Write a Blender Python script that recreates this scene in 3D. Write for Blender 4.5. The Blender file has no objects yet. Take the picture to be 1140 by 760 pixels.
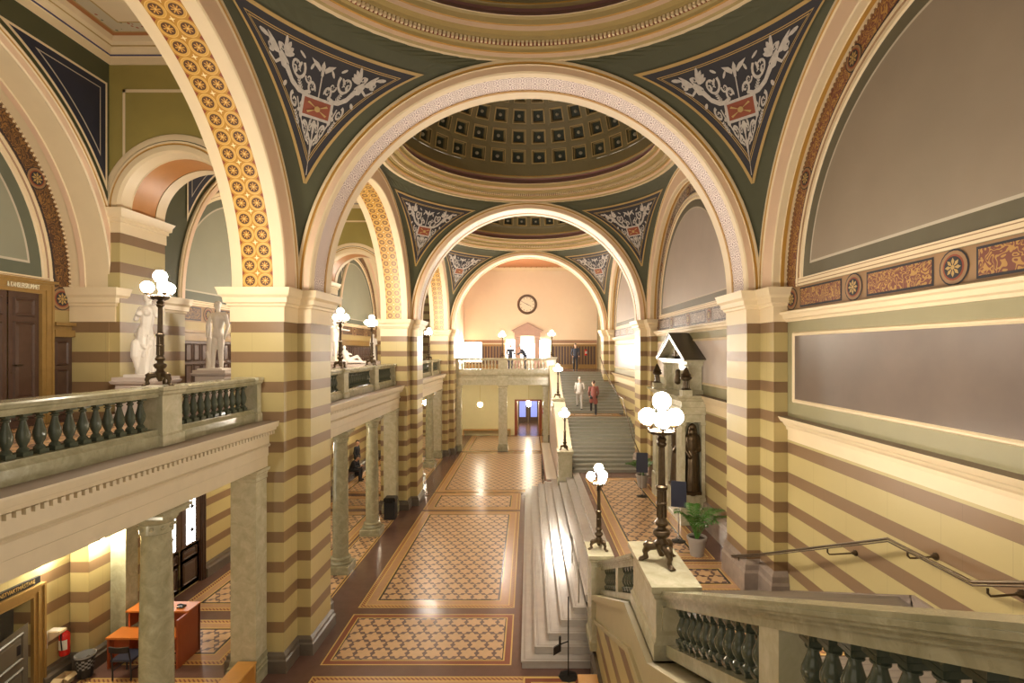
import bpy, bmesh, math, random
from math import sin, cos, pi, sqrt, acos, asin, radians as R
from mathutils import Vector, Matrix
random.seed(7)
S = bpy.context.scene
COL = S.collection

# ---------------------------------------------------------------- camera, world, exposure
EYE = 6.1
cam_d = bpy.data.cameras.new('camera'); cam = bpy.data.objects.new('camera', cam_d); COL.objects.link(cam)
cam.location = (0, 0, EYE); cam.rotation_euler = (pi/2, 0, 0)
cam_d.sensor_width = 36; cam_d.lens = 580/1140*36
cam_d.shift_x = -18.7/1140; cam_d.shift_y = 10/1140
cam_d.clip_start = 0.05; cam_d.clip_end = 200
S.camera = cam
S.view_settings.view_transform = 'Standard'; S.view_settings.look = 'None'
S.view_settings.gamma = 1; S.view_settings.use_curve_mapping = False
S.view_settings.exposure = 1.04
w = bpy.data.worlds.new('world'); S.world = w; w.use_nodes = True
w.node_tree.nodes['Background'].inputs[0].default_value = (1.0, 0.86, 0.66, 1)
w.node_tree.nodes['Background'].inputs[1].default_value = 0.44
GLOBE = 150.0        # strength of the lamp globes
DAY = 38.0           # strength of the lit windows

# ---------------------------------------------------------------- node helpers
class NG:
    def __init__(s, name):
        s.m = bpy.data.materials.new(name); s.m.use_nodes = True
        s.t = s.m.node_tree; s.b = s.t.nodes['Principled BSDF']
    def n(s, typ): return s.t.nodes.new(typ)
    def put(s, sock, v):
        if isinstance(v, bpy.types.NodeSocket): s.t.links.new(v, sock)
        else: sock.default_value = v
    def op(s, k, a, b=None, c=None):
        x = s.n('ShaderNodeMath'); x.operation = k
        s.put(x.inputs[0], a)
        if b is not None: s.put(x.inputs[1], b)
        if c is not None: s.put(x.inputs[2], c)
        return x.outputs[0]
    def add(s, a, b): return s.op('ADD', a, b)
    def sub(s, a, b): return s.op('SUBTRACT', a, b)
    def mul(s, a, b): return s.op('MULTIPLY', a, b)
    def fr(s, a): return s.op('FRACT', a)
    def lt(s, a, b): return s.op('LESS_THAN', a, b)
    def gt(s, a, b): return s.op('GREATER_THAN', a, b)
    def ab(s, a): return s.op('ABSOLUTE', a)
    def mx(s, a, b): return s.op('MAXIMUM', a, b)
    def mn(s, a, b): return s.op('MINIMUM', a, b)
    def band(s, v, c, w): return s.lt(s.ab(s.sub(v, c)), w)
    def length(s, a, b): return s.op('SQRT', s.add(s.mul(a, a), s.mul(b, b)))
    def mix(s, f, a, b):
        x = s.n('ShaderNodeMix'); x.data_type = 'RGBA'
        s.put(x.inputs[0], f)
        s.put(x.inputs[6], a if isinstance(a, bpy.types.NodeSocket) else tuple(a)+(1,))
        s.put(x.inputs[7], b if isinstance(b, bpy.types.NodeSocket) else tuple(b)+(1,))
        return x.outputs[2]
    def pos(s):
        g = s.n('ShaderNodeNewGeometry'); q = s.n('ShaderNodeSeparateXYZ'); s.t.links.new(g.outputs['Position'], q.inputs[0])
        return q.outputs[0], q.outputs[1], q.outputs[2], g.outputs['Position']
    def uv(s):
        g = s.n('ShaderNodeUVMap'); g.uv_map = 'UVMap'; q = s.n('ShaderNodeSeparateXYZ'); s.t.links.new(g.outputs[0], q.inputs[0])
        return q.outputs[0], q.outputs[1]
    def noise(s, scale, detail=4, vec=None, dist=0, rough=.55):
        x = s.n('ShaderNodeTexNoise'); x.inputs['Scale'].default_value = scale; x.inputs['Detail'].default_value = detail
        x.inputs['Distortion'].default_value = dist; x.inputs['Roughness'].default_value = rough
        if vec is None:
            vec = s.n('ShaderNodeTexCoord').outputs['Object']
        s.t.links.new(vec, x.inputs['Vector'])
        return x.outputs[0]
    def col(s, c): s.put(s.b.inputs['Base Color'], c if isinstance(c, bpy.types.NodeSocket) else tuple(c)+(1,))
    def fin(s, rough=.5, metal=0, spec=.5, coat=0):
        s.b.inputs['Roughness'].default_value = rough; s.b.inputs['Metallic'].default_value = metal
        s.b.inputs['Specular IOR Level'].default_value = spec
        if coat: s.b.inputs['Coat Weight'].default_value = coat; s.b.inputs['Coat Roughness'].default_value = .08
        return s.m
    def bump(s, h, strength=.2, dist=.02):
        x = s.n('ShaderNodeBump'); x.inputs['Strength'].default_value = strength; x.inputs['Distance'].default_value = dist
        s.t.links.new(h, x.inputs['Height']); s.t.links.new(x.outputs[0], s.b.inputs['Normal'])

def sm(c, k): return tuple(min(1, v*k) for v in c)
def plain(name, c, rough=.5, metal=0, var=.12, scale=3, spec=.5, coat=0, bump=0):
    g = NG(name); f = g.noise(scale, 5)
    g.col(g.mix(f, sm(c, 1-var), sm(c, 1+var)))
    if bump: g.bump(f, bump)
    return g.fin(rough, metal, spec, coat)

CREAM = (.78, .64, .42); TAN = (.47, .38, .17); BRN = (.22, .135, .068)
M = {}
M['cream'] = plain('cream_plaster', CREAM, .5, var=.05)
M['peach'] = plain('peach_plaster', (.80, .58, .40), .5, var=.05)
M['ochre'] = plain('ochre_line', (.50, .27, .05), .5)
M['olive'] = plain('olive_green_plaster', (.068, .070, .032), .6, var=.12)
M['greeny'] = plain('yellow_green_plaster', (.33, .27, .075), .6, var=.1)
M['oliveg'] = plain('olive_gold_plaster', (.40, .30, .12), .5, var=.08)
M['purple'] = plain('purple_cove_plaster', (.30, .15, .15), .4, var=.1)
M['navy'] = plain('dark_navy_paint', (.022, .020, .028), .6, var=.1)
M['navy2'] = plain('blue_black_paint', (.018, .02, .038), .6, var=.1)
M['goldline'] = plain('gold_line_paint', (.45, .30, .10), .45)
M['grisaille'] = plain('pale_grey_painted_ornament', (.50, .46, .42), .6, var=.35, scale=14)
M['redp'] = plain('red_brown_paint', (.26, .055, .02), .5)
M['paleline'] = plain('pale_stencil_line', (.52, .46, .36), .6)
M['graybr'] = plain('grey_brown_lunette_plaster', (.27, .215, .155), .48, var=.12, scale=1.2)
M['graypl'] = plain('mauve_brown_panel_plaster', (.155, .115, .09), .3, var=.22, scale=1.6, bump=.05)
M['darkgray'] = plain('dark_olive_grey_border', (.115, .10, .06), .5)
M['graygr'] = plain('grey_green_lunette_plaster', (.26, .26, .19), .5, var=.1, scale=1.2)
M['darkgg'] = plain('dark_grey_green_border', (.12, .13, .09), .5)
M['palewall'] = plain('pale_lilac_plaster', (.62, .53, .47), .5, var=.06)
M['farwall'] = plain('pale_peach_plaster', (.85, .72, .54), .6, var=.03)
M['yellowwall'] = plain('pale_yellow_plaster', (.74, .64, .34), .6, var=.04)
M['bronze'] = plain('dark_bronze', (.10, .07, .04), .38, .8, var=.4, scale=25)
M['brass'] = plain('brass', (.55, .38, .12), .3, .9)
M['iron'] = plain('black_iron', (.02, .018, .016), .4, .5)
M['darkwood'] = plain('dark_brown_wood', (.085, .046, .03), .35, var=.3, scale=9)
M['goldwood'] = plain('gold_brown_wood', (.30, .18, .055), .35, var=.2, scale=8)
M['orangewood'] = plain('orange_veneer', (.55, .17, .03), .35, var=.1, scale=6)
M['redwood'] = plain('red_brown_veneer', (.32, .065, .018), .35, var=.15, scale=6)
M['benchwood'] = plain('yellow_oak', (.60, .30, .07), .4, var=.12, scale=7)
M['white'] = plain('white_plaster_cast', (.82, .76, .68), .45, var=.04)
M['whitepaint'] = plain('white_paint', (.75, .72, .64), .4, var=.04)
M['grey'] = plain('grey_plastic', (.33, .33, .32), .5, var=.05)
M['black'] = plain('black_plastic', (.015, .015, .017), .4, var=.1)
M['bluegray'] = plain('dark_blue_panel', (.022, .025, .045), .35, var=.08)
M['red'] = plain('red_enamel', (.60, .02, .015), .25, var=.05)
M['leaf'] = plain('palm_leaf_green', (.06, .17, .025), .45, var=.35, scale=10)
M['soil'] = plain('dark_soil', (.04, .025, .015), .9)
M['skin'] = plain('skin', (.60, .36, .25), .5, var=.05)
M['suit'] = plain('black_suit_cloth', (.016, .017, .024), .7)
M['coat'] = plain('blue_black_coat', (.035, .04, .06), .7)
M['redcloth'] = plain('red_coat_cloth', (.26, .085, .07), .7)
M['greycloth'] = plain('grey_cloth', (.45, .42, .38), .7)
M['hair'] = plain('brown_hair', (.05, .03, .02), .6)
M['greyhair'] = plain('grey_hair', (.35, .33, .3), .6)
M['plinth'] = plain('grey_brown_stone', (.13, .105, .08), .3, var=.25, scale=7)
M['plinth2'] = plain('polished_mauve_stone', (.30, .235, .19), .22, var=.25, scale=6)
M['ledge'] = plain('brown_grey_stone_ledge', (.24, .18, .13), .5, var=.12, scale=3)
M['floorstone'] = plain('maroon_floor_stone', (.155, .085, .065), .2, var=.2, scale=4)
M['step'] = plain('grey_marble_step', (.46, .42, .38), .16, var=.14, scale=5)
M['stepdark'] = plain('dark_step_groove', (.17, .14, .12), .3)
M['orange2'] = plain('orange_soffit_panel', (.50, .22, .06), .45, var=.1)
M['stringstone'] = plain('olive_cream_frieze_stone', (.46, .39, .22), .45, var=.08, scale=5)
M['friezetan'] = plain('tan_frieze_ground', (.30, .175, .08), .5, var=.08)
M['stairbrown'] = plain('brown_grey_stair_stone', (.20, .165, .135), .3, var=.15, scale=5)
M['stairgreen'] = plain('grey_green_stair_stone', (.27, .26, .21), .3, var=.12, scale=5)
M['navyline'] = plain('blue_line_paint', (.05, .045, .13), .5)
M['orange'] = plain('orange_brown_paint', (.42, .16, .05), .45, var=.1)
M['lightmetal'] = plain('steel', (.5, .5, .48), .3, .9)
M['rampboard'] = plain('white_ramp_board', (.75, .68, .58), .25, var=.05)

def marble(name, a, b, c, scale, rough=.18, dist=2.5, coat=0):
    g = NG(name); v = g.n('ShaderNodeTexCoord').outputs['Object']
    f = g.noise(scale, 8, v, dist, .65); f2 = g.noise(scale*4, 6, v, .5)
    f = g.op('POWER', f, 1.6)
    x = g.mix(f, a, b); ff = g.gt(f2, .62)
    x = g.mix(g.mul(ff, .45), x, c)
    g.col(x); return g.fin(rough, 0, .5, coat)
M['marble'] = marble('pale_green_marble', (.20, .19, .10), (.62, .58, .42), (.30, .28, .17), 5.0, dist=.7)
M['marblepost'] = marble('cream_green_marble', (.36, .33, .20), (.80, .75, .58), (.46, .42, .28), 5.0, dist=.6)
M['marbledk'] = marble('dark_green_marble', (.030, .042, .030), (.17, .185, .13), (.20, .18, .10), 3.0, .07, dist=1.0)

def stripes():
    g = NG('striped_stone_courses'); x, y, z, P = g.pos()
    t = g.fr(g.op('DIVIDE', g.sub(z, 6.442-.5715*20), .5715))
    isb = g.lt(t, .359)
    c = g.mix(isb, TAN, BRN)
    n = g.noise(2.2, 5, P)
    c = g.mix(g.mul(n, .35), c, g.mix(isb, sm(TAN, 1.3), sm(BRN, 1.35)))
    row = g.mx(g.lt(t, .010), g.band(t, .359, .006))
    h = g.add(x, y)
    h2 = g.fr(g.op('DIVIDE', g.add(h, g.mul(isb, .31)), .93))
    j = g.mx(row, g.lt(h2, .007))
    c = g.mix(g.mul(j, .28), c, (.12, .08, .04))
    g.col(c); return g.fin(.42)
M['stripe'] = stripes()

def gold_band():
    g = NG('gold_rosette_band'); u, v = g.uv(); p = .29
    a = g.sub(g.fr(g.op('DIVIDE', u, p)), .5); b = g.sub(g.fr(g.op('DIVIDE', v, p)), .5)
    r = g.length(a, b); th = g.op('ARCTAN2', b, a)
    pet = g.mul(g.op('COSINE', g.mul(th, 8.0)), .10)
    c = g.mix(g.lt(r, .47), (.48, .24, .035), (.62, .36, .075))
    c = g.mix(g.band(r, .45, .018), c, (.75, .50, .16))
    c = g.mix(g.lt(r, .33), c, (.10, .04, .015))
    c = g.mix(g.mul(g.lt(r, .25), g.lt(g.sub(r, pet), .17)), c, (.62, .34, .07))
    c = g.mix(g.lt(r, .05), c, (.75, .55, .2))
    c = g.mix(g.band(r, .345, .012), c, (.70, .43, .12))
    a2 = g.sub(g.fr(g.add(g.op('DIVIDE', u, p), .5)), .5); b2 = g.sub(g.fr(g.add(g.op('DIVIDE', v, p), .5)), .5)
    star = g.lt(g.mul(g.ab(a2), g.ab(b2)), .0022)
    star = g.mul(star, g.lt(g.length(a2, b2), .16))
    inner = g.lt(g.ab(g.sub(v, p)), p*.7)
    c = g.mix(g.mul(star, inner), c, (.90, .78, .48))
    edge = g.gt(g.ab(g.sub(v, p)), p*.80)
    tri = g.mul(edge, g.lt(g.ab(a2), g.mul(g.sub(g.ab(g.sub(v, p)), p*.80), 3.0)))
    c = g.mix(tri, c, (.26, .06, .02))
    g.col(c); return g.fin(.38)
M['goldband'] = gold_band()

def lace(name, base, line):
    g = NG(name); u, v = g.uv(); p = .26
    a = g.sub(g.fr(g.op('DIVIDE', u, p)), .5); b = g.sub(g.fr(g.op('DIVIDE', v, p)), .5)
    r = g.length(a, b); th = g.op('ARCTAN2', b, a)
    pet = g.mul(g.op('COSINE', g.mul(th, 8.0)), .05)
    k = g.mx(g.band(r, .43, .035), g.band(g.sub(r, pet), .22, .045))
    k = g.mx(k, g.mx(g.gt(r, .60), g.lt(r, .06)))
    g.col(g.mix(g.mul(k, .9), base, line)); return g.fin(.45)
M['lace'] = lace('lilac_lace_band', (.80, .68, .62), (.24, .13, .13))
M['lace2'] = lace('white_lace_band', (.72, .62, .50), (.40, .26, .20))

def scroll(name, bg, fg, sc=9):
    g = NG(name); v = g.n('ShaderNodeTexCoord').outputs['Object']
    x = g.n('ShaderNodeTexNoise'); x.inputs['Scale'].default_value = sc; x.inputs['Detail'].default_value = 0; x.inputs['Distortion'].default_value = 1.6
    g.t.links.new(v, x.inputs['Vector'])
    f = g.fr(g.mul(x.outputs[0], 5.0)); k = g.lt(g.ab(g.sub(f, .5)), .20)
    g.col(g.mix(k, bg, fg)); return g.fin(.5)
M['scroll'] = scroll('gold_scroll_frieze', (.17, .05, .03), (.42, .23, .06), 7)
M['scrolld'] = scroll('dark_scroll_frieze', (.065, .028, .015), (.26, .13, .035), 7)
M['scroll2'] = scroll('grey_scroll_frieze', (.10, .06, .05), (.45, .36, .28), 7)

def coffer_paint():
    g = NG('painted_flower_ceiling'); x, y, z, P = g.pos()
    v = g.n('ShaderNodeTexVoronoi'); v.inputs['Scale'].default_value = 9; g.t.links.new(P, v.inputs['Vector'])
    k = g.lt(v.outputs[0], .22)
    c = g.mix(k, (.55, .48, .34), g.mix(g.gt(g.noise(3, 0, P), .5), (.40, .12, .07), (.16, .2, .12)))
    g.col(c); return g.fin(.6)
M['flower'] = coffer_paint()

def tile(name, light, dark, sx=.35, sy=.30):
    g = NG(name); x, y, z, P = g.pos()
    # triangular lattice of six pointed stars joined by dark blades
    X = g.op('DIVIDE', x, sx); Y = g.op('DIVIDE', y, 2*sy)
    def cell(ox, oy):
        a = g.mul(g.sub(g.fr(g.add(X, ox)), .5), 1.0); b = g.mul(g.sub(g.fr(g.add(Y, oy)), .5), 2*sy/sx)
        r = g.length(a, b); th = g.op('ARCTAN2', b, a)
        s = g.op('COSINE', g.mul(th, 6.0))
        return g.add(r, g.mul(s, .088))
    d = g.mn(cell(0, 0), cell(.5, .5))
    k = g.gt(d, .425)
    n = g.noise(7, 3, P)
    c = g.mix(k, g.mix(n, sm(light, .82), sm(light, 1.15)), dark)
    g.col(c); return g.fin(.30, 0, .5)
M['tile'] = tile('star_pattern_tile', (.63, .41, .22), (.125, .068, .06))
M['yline'] = plain('yellow_tile_line', (.66, .44, .15), .22)
M['rline'] = plain('red_tile_line', (.26, .085, .05), .22)
M['tanline'] = plain('tan_tile_band', (.50, .29, .15), .2, var=.15, scale=8)
M['dline'] = plain('dark_tile_line', (.06, .045, .04), .22)
def rope():
    g = NG('dotted_border_tile'); x, y, z, P = g.pos()
    t = g.fr(g.mul(g.add(x, y), 12.0)); g.col(g.mix(g.lt(t, .42), (.52, .28, .11), (.24, .10, .06))); return g.fin(.22)
M['rope'] = rope()

def emis(name, c, s):
    g = NG(name); g.b.inputs['Emission Color'].default_value = tuple(c)+(1,); g.b.inputs['Emission Strength'].default_value = s
    g.col(c); return g.fin(.3)
M['globe'] = emis('lit_glass_globe', (1, .885, .73), GLOBE)
M['globe_small'] = emis('lit_wall_lamp_glass', (1, .88, .66), 60)
M['spot'] = emis('lit_spot_bulb', (1, .90, .68), 420)
M['daypane'] = emis('lit_window_glass', (1, .93, .82), DAY)
M['doorpane'] = emis('bright_door_glass', (1, .97, .93), 4)
M['bluepane'] = emis('blue_dusk_glass', (.22, .28, .75), .5)
M['greenwall'] = plain('sage_green_plaster', (.30, .27, .15), .5, var=.08)
M['mauve'] = plain('mauve_plaster', (.34, .26, .24), .4, var=.1)
M['palewall2'] = plain('pale_grey_lilac_lunette', (.40, .34, .29), .5, var=.1, scale=1.5)
M['creamstone'] = plain('cream_entablature', (.62, .53, .37), .45, var=.08, scale=5)
M['brownpl'] = plain('brown_plaster_band', (.34, .2, .12), .5)
M['paleletter'] = plain('pale_lettering', (.85, .80, .62), .5)
M['greydoor'] = plain('grey_brown_door_paint', (.10, .085, .06), .45, var=.1)
M['pinkstone'] = plain('pink_grey_stone', (.50, .34, .27), .5)
M['clockrim'] = plain('brown_clock_rim', (.13, .08, .05), .35)
M['slate'] = plain('dark_bronze_roof', (.06, .05, .035), .3, .3, var=.25, scale=8)
M['greypot'] = plain('grey_clay_pot', (.34, .30, .26), .55, var=.06)
M['cardboard'] = plain('cardboard', (.55, .40, .22), .8)
M['dial'] = plain('clock_dial', (.85, .78, .62), .4, var=.02)

# ---------------------------------------------------------------- mesh builder
class MB:
    def __init__(s): s.v = []; s.f = []; s.mi = []; s.uv = {}
    def face(s, pts, m=0, uv=None):
        i = len(s.v); s.v += [tuple(p) for p in pts]; s.f.append(tuple(range(i, i+len(pts)))); s.mi.append(m)
        if uv: s.uv[len(s.f)-1] = uv
    def grid(s, rows, m=0, closed=False, uvs=None):
        i = len(s.v); nr = len(rows); nc = len(rows[0])
        for r in rows: s.v += [tuple(p) for p in r]
        for a in range(nr-1):
            mm = m[a] if isinstance(m, (list, tuple)) else m
            for b in range(nc if closed else nc-1):
                b2 = (b+1) % nc
                s.f.append((i+a*nc+b, i+a*nc+b2, i+(a+1)*nc+b2, i+(a+1)*nc+b)); s.mi.append(mm)
                if uvs: s.uv[len(s.f)-1] = (uvs[a][b], uvs[a][b2], uvs[a+1][b2], uvs[a+1][b])
    def box(s, x0, x1, y0, y1, z0, z1, m=0, mt=None):
        p = [(x0,y0,z0),(x1,y0,z0),(x1,y1,z0),(x0,y1,z0),(x0,y0,z1),(x1,y0,z1),(x1,y1,z1),(x0,y1,z1)]
        i = len(s.v); s.v += p
        for k, q in enumerate(((0,3,2,1),(4,5,6,7),(0,1,5,4),(1,2,6,5),(2,3,7,6),(3,0,4,7))):
            s.f.append(tuple(i+a for a in q)); s.mi.append(mt if (k == 1 and mt is not None) else m)
    def layers(s, rect, prof, m=0, cap=True):
        x0, x1, y0, y1 = rect
        rows = [[(x0-o, y0-o, z), (x1+o, y0-o, z), (x1+o, y1+o, z), (x0-o, y1+o, z)] for z, o in prof]
        s.grid(rows, m, True)
        if cap:
            s.face(rows[-1], m[-1] if isinstance(m, (list, tuple)) else m); s.face(rows[0][::-1], m[0] if isinstance(m, (list, tuple)) else m)
    def prism(s, poly, axis, a, b, m=0, mcap=None):
        def P(u, v, w): return (w, u, v) if axis == 'x' else ((u, w, v) if axis == 'y' else (u, v, w))
        n = len(poly); mm = m
        s.grid([[P(u, v, a) for u, v in poly], [P(u, v, b) for u, v in poly]], mm, True)
        s.face([P(u, v, a) for u, v in poly], mcap if mcap is not None else mm); s.face([P(u, v, b) for u, v in poly][::-1], mcap if mcap is not None else mm)
    def lathe(s, prof, c=(0,0,0), n=16, m=0, cap=False, a0=0, a1=2*pi):
        full = abs(a1-a0-2*pi) < 1e-6; k = n if full else n+1
        rows = [[(c[0]+r*cos(a0+(a1-a0)*j/n), c[1]+r*sin(a0+(a1-a0)*j/n), c[2]+z) for j in range(k)] for r, z in prof]
        s.grid(rows, m, full)
        if cap and full: s.face(rows[-1], m if not isinstance(m, (list, tuple)) else m[-1]); s.face(rows[0][::-1], m if not isinstance(m, (list, tuple)) else m[0])
    def tube(s, pts, r, n=8, m=0):
        pts = [Vector(p) for p in pts]; rows = []; up = None
        for i, p in enumerate(pts):
            d = (pts[min(i+1, len(pts)-1)]-pts[max(i-1, 0)]).normalized()
            if up is None:
                up = Vector((0, 0, 1)) if abs(d.z) < .9 else Vector((1, 0, 0))
            a = d.cross(up).normalized(); up = a.cross(d).normalized()
            rr = r[i] if isinstance(r, (list, tuple)) else r
            rows.append([tuple(p+(a*cos(2*pi*j/n)+up*sin(2*pi*j/n))*rr) for j in range(n)])
        s.grid(rows, m, True); s.face(rows[0][::-1], m); s.face(rows[-1], m)
    def sphere(s, c, r, n=14, m=0, sq=(1,1,1)):
        k = n//2
        s.grid([[(c[0]+sq[0]*r*sin(pi*i/k)*cos(2*pi*j/n), c[1]+sq[1]*r*sin(pi*i/k)*sin(2*pi*j/n), c[2]-sq[2]*r*cos(pi*i/k)) for j in range(n)] for i in range(k+1)], m, True)
    def sweep(s, prof, A, B, m=0, U=(0,0,1), V=(1,0,0), cap=True):
        # prof (u,v) pairs carried straight from A to B
        A = Vector(A); B = Vector(B); U = Vector(U); V = Vector(V)
        ra = [tuple(A+U*u+V*v) for u, v in prof]; rb = [tuple(B+U*u+V*v) for u, v in prof]
        i = len(s.v); s.v += ra+rb; n = len(prof)
        for k in range(n):
            k2 = (k+1) % n; s.f.append((i+k, i+k2, i+n+k2, i+n+k)); s.mi.append(m[k] if isinstance(m, (list, tuple)) else m)
        if cap: s.face(ra, m[0] if isinstance(m, (list, tuple)) else m); s.face(rb[::-1], m[0] if isinstance(m, (list, tuple)) else m)
    def arc(s, prof, c, axis, m=0, a0=0, a1=pi, n=64, uvm=None):
        # prof (radius, depth); revolve about a horizontal axis through c
        rows = []; uvs = []; L = 0
        for k, (r, d) in enumerate(prof):
            if k: L += sqrt((r-prof[k-1][0])**2+(d-prof[k-1][1])**2)
            row = []; ur = []
            for j in range(n+1):
                t = a0+(a1-a0)*j/n
                row.append((c[0]+r*cos(t), c[1]+d, c[2]+r*sin(t)) if axis == 'y' else (c[0]+d, c[1]+r*cos(t), c[2]+r*sin(t)))
                ur.append((r*t, L))
            rows.append(row); uvs.append(ur)
        s.grid(rows, m, False, uvs)
    def arcband(s, r, d0, d1, c, axis, m=0, a0=0, a1=pi, n=64, p=.29):
        # one strip with uv measured in metres (v from 0 across the band)
        rows = []; uvs = []
        L = r*(a1-a0); k = round(L/p)*p/L
        for d in (d0, d1):
            row = []; ur = []
            for j in range(n+1):
                t = a0+(a1-a0)*j/n
                row.append((c[0]+r*cos(t), c[1]+d, c[2]+r*sin(t)) if axis == 'y' else (c[0]+d, c[1]+r*cos(t), c[2]+r*sin(t)))
                ur.append((r*(t-a0)*k, abs(d-d0)))
            rows.append(row); uvs.append(ur)
        s.grid(rows, m, False, uvs)
    def archwall(s, axis, plane, c, r, half, zs, zt, m=0, zb=None, n=40):
        # wall with a round headed opening; c = centre along the wall
        P = (lambda u, z: (plane, u, z)) if axis == 'x' else (lambda u, z: (u, plane, z))
        us = [c-r*cos(pi*j/n) for j in range(n+1)]
        s.grid([[P(u, zs+sqrt(max(0, r*r-(u-c)**2))) for u in us], [P(u, zt) for u in us]], m)
        for a, b in ((c-half, c-r), (c+r, c+half)):
            if abs(b-a) > 1e-4: s.face([P(a, zb if zb is not None else zs), P(b, zb if zb is not None else zs), P(b, zt), P(a, zt)], m)
    def build(s, name, mats, parent=None, smooth=None, rot=False):
        me = bpy.data.meshes.new(name)
        v = s.v
        if parent is not None:
            l = WL(parent); v = [(a-l[0], b-l[1], c-l[2]) for a, b, c in v]
        me.from_pydata(v, [], s.f)
        if not isinstance(mats, (list, tuple)): mats = [mats]
        for k in mats: me.materials.append(M[k] if isinstance(k, str) else k)
        me.polygons.foreach_set('material_index', s.mi)
        if s.uv:
            ul = me.uv_layers.new(name='UVMap')
            for fi, uu in s.uv.items():
                p = me.polygons[fi]
                for li, q in zip(p.loop_indices, uu): ul.data[li].uv = q
        if smooth:
            b = bmesh.new(); b.from_mesh(me); bmesh.ops.remove_doubles(b, verts=b.verts, dist=1e-5)
            bmesh.ops.recalc_face_normals(b, faces=b.faces); b.to_mesh(me); b.free()
            me.polygons.foreach_set('use_smooth', [True]*len(me.polygons)); me.set_sharp_from_angle(angle=R(smooth))
        me.validate(); me.update()
        o = bpy.data.objects.new(name, me); COL.objects.link(o)
        if parent is not None: o.parent = parent
        return o

WLOC = {}
def WL(o):
    x = Vector((0, 0, 0))
    while o is not None: x += o.location; o = o.parent
    return x
def tag(o, label=None, cat=None, group=None, kind=None):
    if label: o['label'] = label
    if cat: o['category'] = cat
    if group: o['group'] = group
    if kind: o['kind'] = kind
    return o
def empty(name, loc, label, cat, group=None):
    o = bpy.data.objects.new(name, None); o.location = loc; o.empty_display_size = .1; COL.objects.link(o)
    return tag(o, label, cat, group)
def struct(o): o['kind'] = 'structure'; return o
def copy_tree(o, parent=None):
    c = o.copy(); COL.objects.link(c); c.parent = parent
    for ch in list(o.children): copy_tree(ch, c)
    return c
def dup(src, loc, label, group=None, rz=None):
    c = copy_tree(src); c.location = loc; c['label'] = label
    if group: c['group'] = group
    if rz is not None: c.rotation_euler = (0, 0, rz)
    return c
# ---------------------------------------------------------------- measures (metres, hall floor at z = 0)
SP = 10.03                       # bay to bay
XN, XB, XO, XW = 4.395, 4.665, 5.67, 4.93      # nave soffit, bay face, outer pier face, right wall
XG, XGP = -8.75, -8.0            # gallery outer wall and its arch plane
ZS = 7.29                        # springing of the big arches
GF, PF, LF = 4.80, 1.23, 2.85    # gallery floor, side platform, stair landing
ZH = EYE
def D0(i): return 9.92+SP*(i-1)  # near face of pier i
def BC(b): return 6.02+SP*b      # middle of bay b
RT, RL = 4.395, 3.93             # inner radii of the transverse / side arches
RTO, RLO = 4.665, 4.49
SR = sqrt(RTO**2+RLO**2)
YE = 37.6                        # far wall

# ---------------------------------------------------------------- floors
def field(mb, x0, x1, y0, y1, z, simple=False):
    fr = ([(0, 'yl'), (.03, 'rl'), (.14, 'yl'), (.17, 'dl'), (.19, 'tile')] if simple else [(0, 'yl'), (.03, 'rope'), (.12, 'yl'), (.15, 'tl'), (.34, 'yl'), (.37, 'dl'), (.42, 'tile')])
    idx = {'tl': 6, 'yl': 1, 'rope': 2, 'rl': 3, 'dl': 4, 'tile': 5}
    for k in range(len(fr)):
        o, nm = fr[k]
        if nm == 'tile': mb.face([(x0+o, y0+o, z), (x1-o, y0+o, z), (x1-o, y1-o, z), (x0+o, y1-o, z)], 5); continue
        p = fr[k+1][0]; a = [(x0+o, y0+o, z), (x1-o, y0+o, z), (x1-o, y1-o, z), (x0+o, y1-o, z)]
        b = [(x0+p, y0+p, z), (x1-p, y0+p, z), (x1-p, y1-p, z), (x0+p, y1-p, z)]
        mb.grid([a, b], idx[nm], True)
FM = ['floorstone', 'yline', 'rope', 'rline', 'dline', 'tile', 'tanline']
mb = MB(); mb.box(XG, XW+.3, -2, YE+8, -.3, 0)
field(mb, -4.05, -.34, 10.1, 12.05, .003, True); field(mb, -4.05, -.34, 12.35, 19.75, .003)
field(mb, -4.05, 1.15, 22.45, 31.2, .003); field(mb, -4.05, 1.15, 31.5, 37.3, .003); field(mb, -4.05, -.34, 19.95, 22.3, .003)
field(mb, -4.05, 1.0, 2.0, 9.75, .003); field(mb, -.1, 1.0, 9.28, 9.72, .005, True)
for a, b in ((2.2, 9.4), (12.5, 19.4), (22.5, 29.4)):
    mb.face([(-5.5, a, .003), (-4.95, a, .003), (-4.95, b, .003), (-5.5, b, .003)], 5)
    for u in (-5.56, -4.95, -4.88): mb.face([(u, a, .004), (u+.03, a, .004), (u+.03, b, .004), (u, b, .004)], 1)
    field(mb, -8.3, -5.65, a-.3, b+.3, .003)
for a in (9.9, 19.9, 29.9): field(mb, -7.9, -5.95, a+.2, a+1.9, .003)
field(mb, -8.3, -5.65, 32.3, 37.3, .003)
struct(mb.build('floor', FM))
mb = MB(); mb.box(2.0, XW+.3, 8.9, 22.0, 0, PF); mb.box(1.76, XW+.3, 22.0, 26.0, 0, PF)
field(mb, 2.15, 4.6, 10.5, 12.0, PF+.003); field(mb, 2.15, 4.35, 12.15, 19.9, PF+.003)
mb.box(1.72, XW, 26, YE, 0, PF)
struct(mb.build('floor', FM))
mb = MB(); mb.box(XG, -5.3, -2, 32.1, 4.35, GF); mb.box(XG, -4.665, 32.1, YE, 4.35, GF); mb.box(-4.7, XW+.3, 32.0, YE, 4.35, GF)
for a, b in ((2.2, 9.4), (12.5, 19.4), (22.5, 29.4)): field(mb, -8.5, -5.8, a, b, GF+.003)
struct(mb.build('floor', FM))

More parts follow.
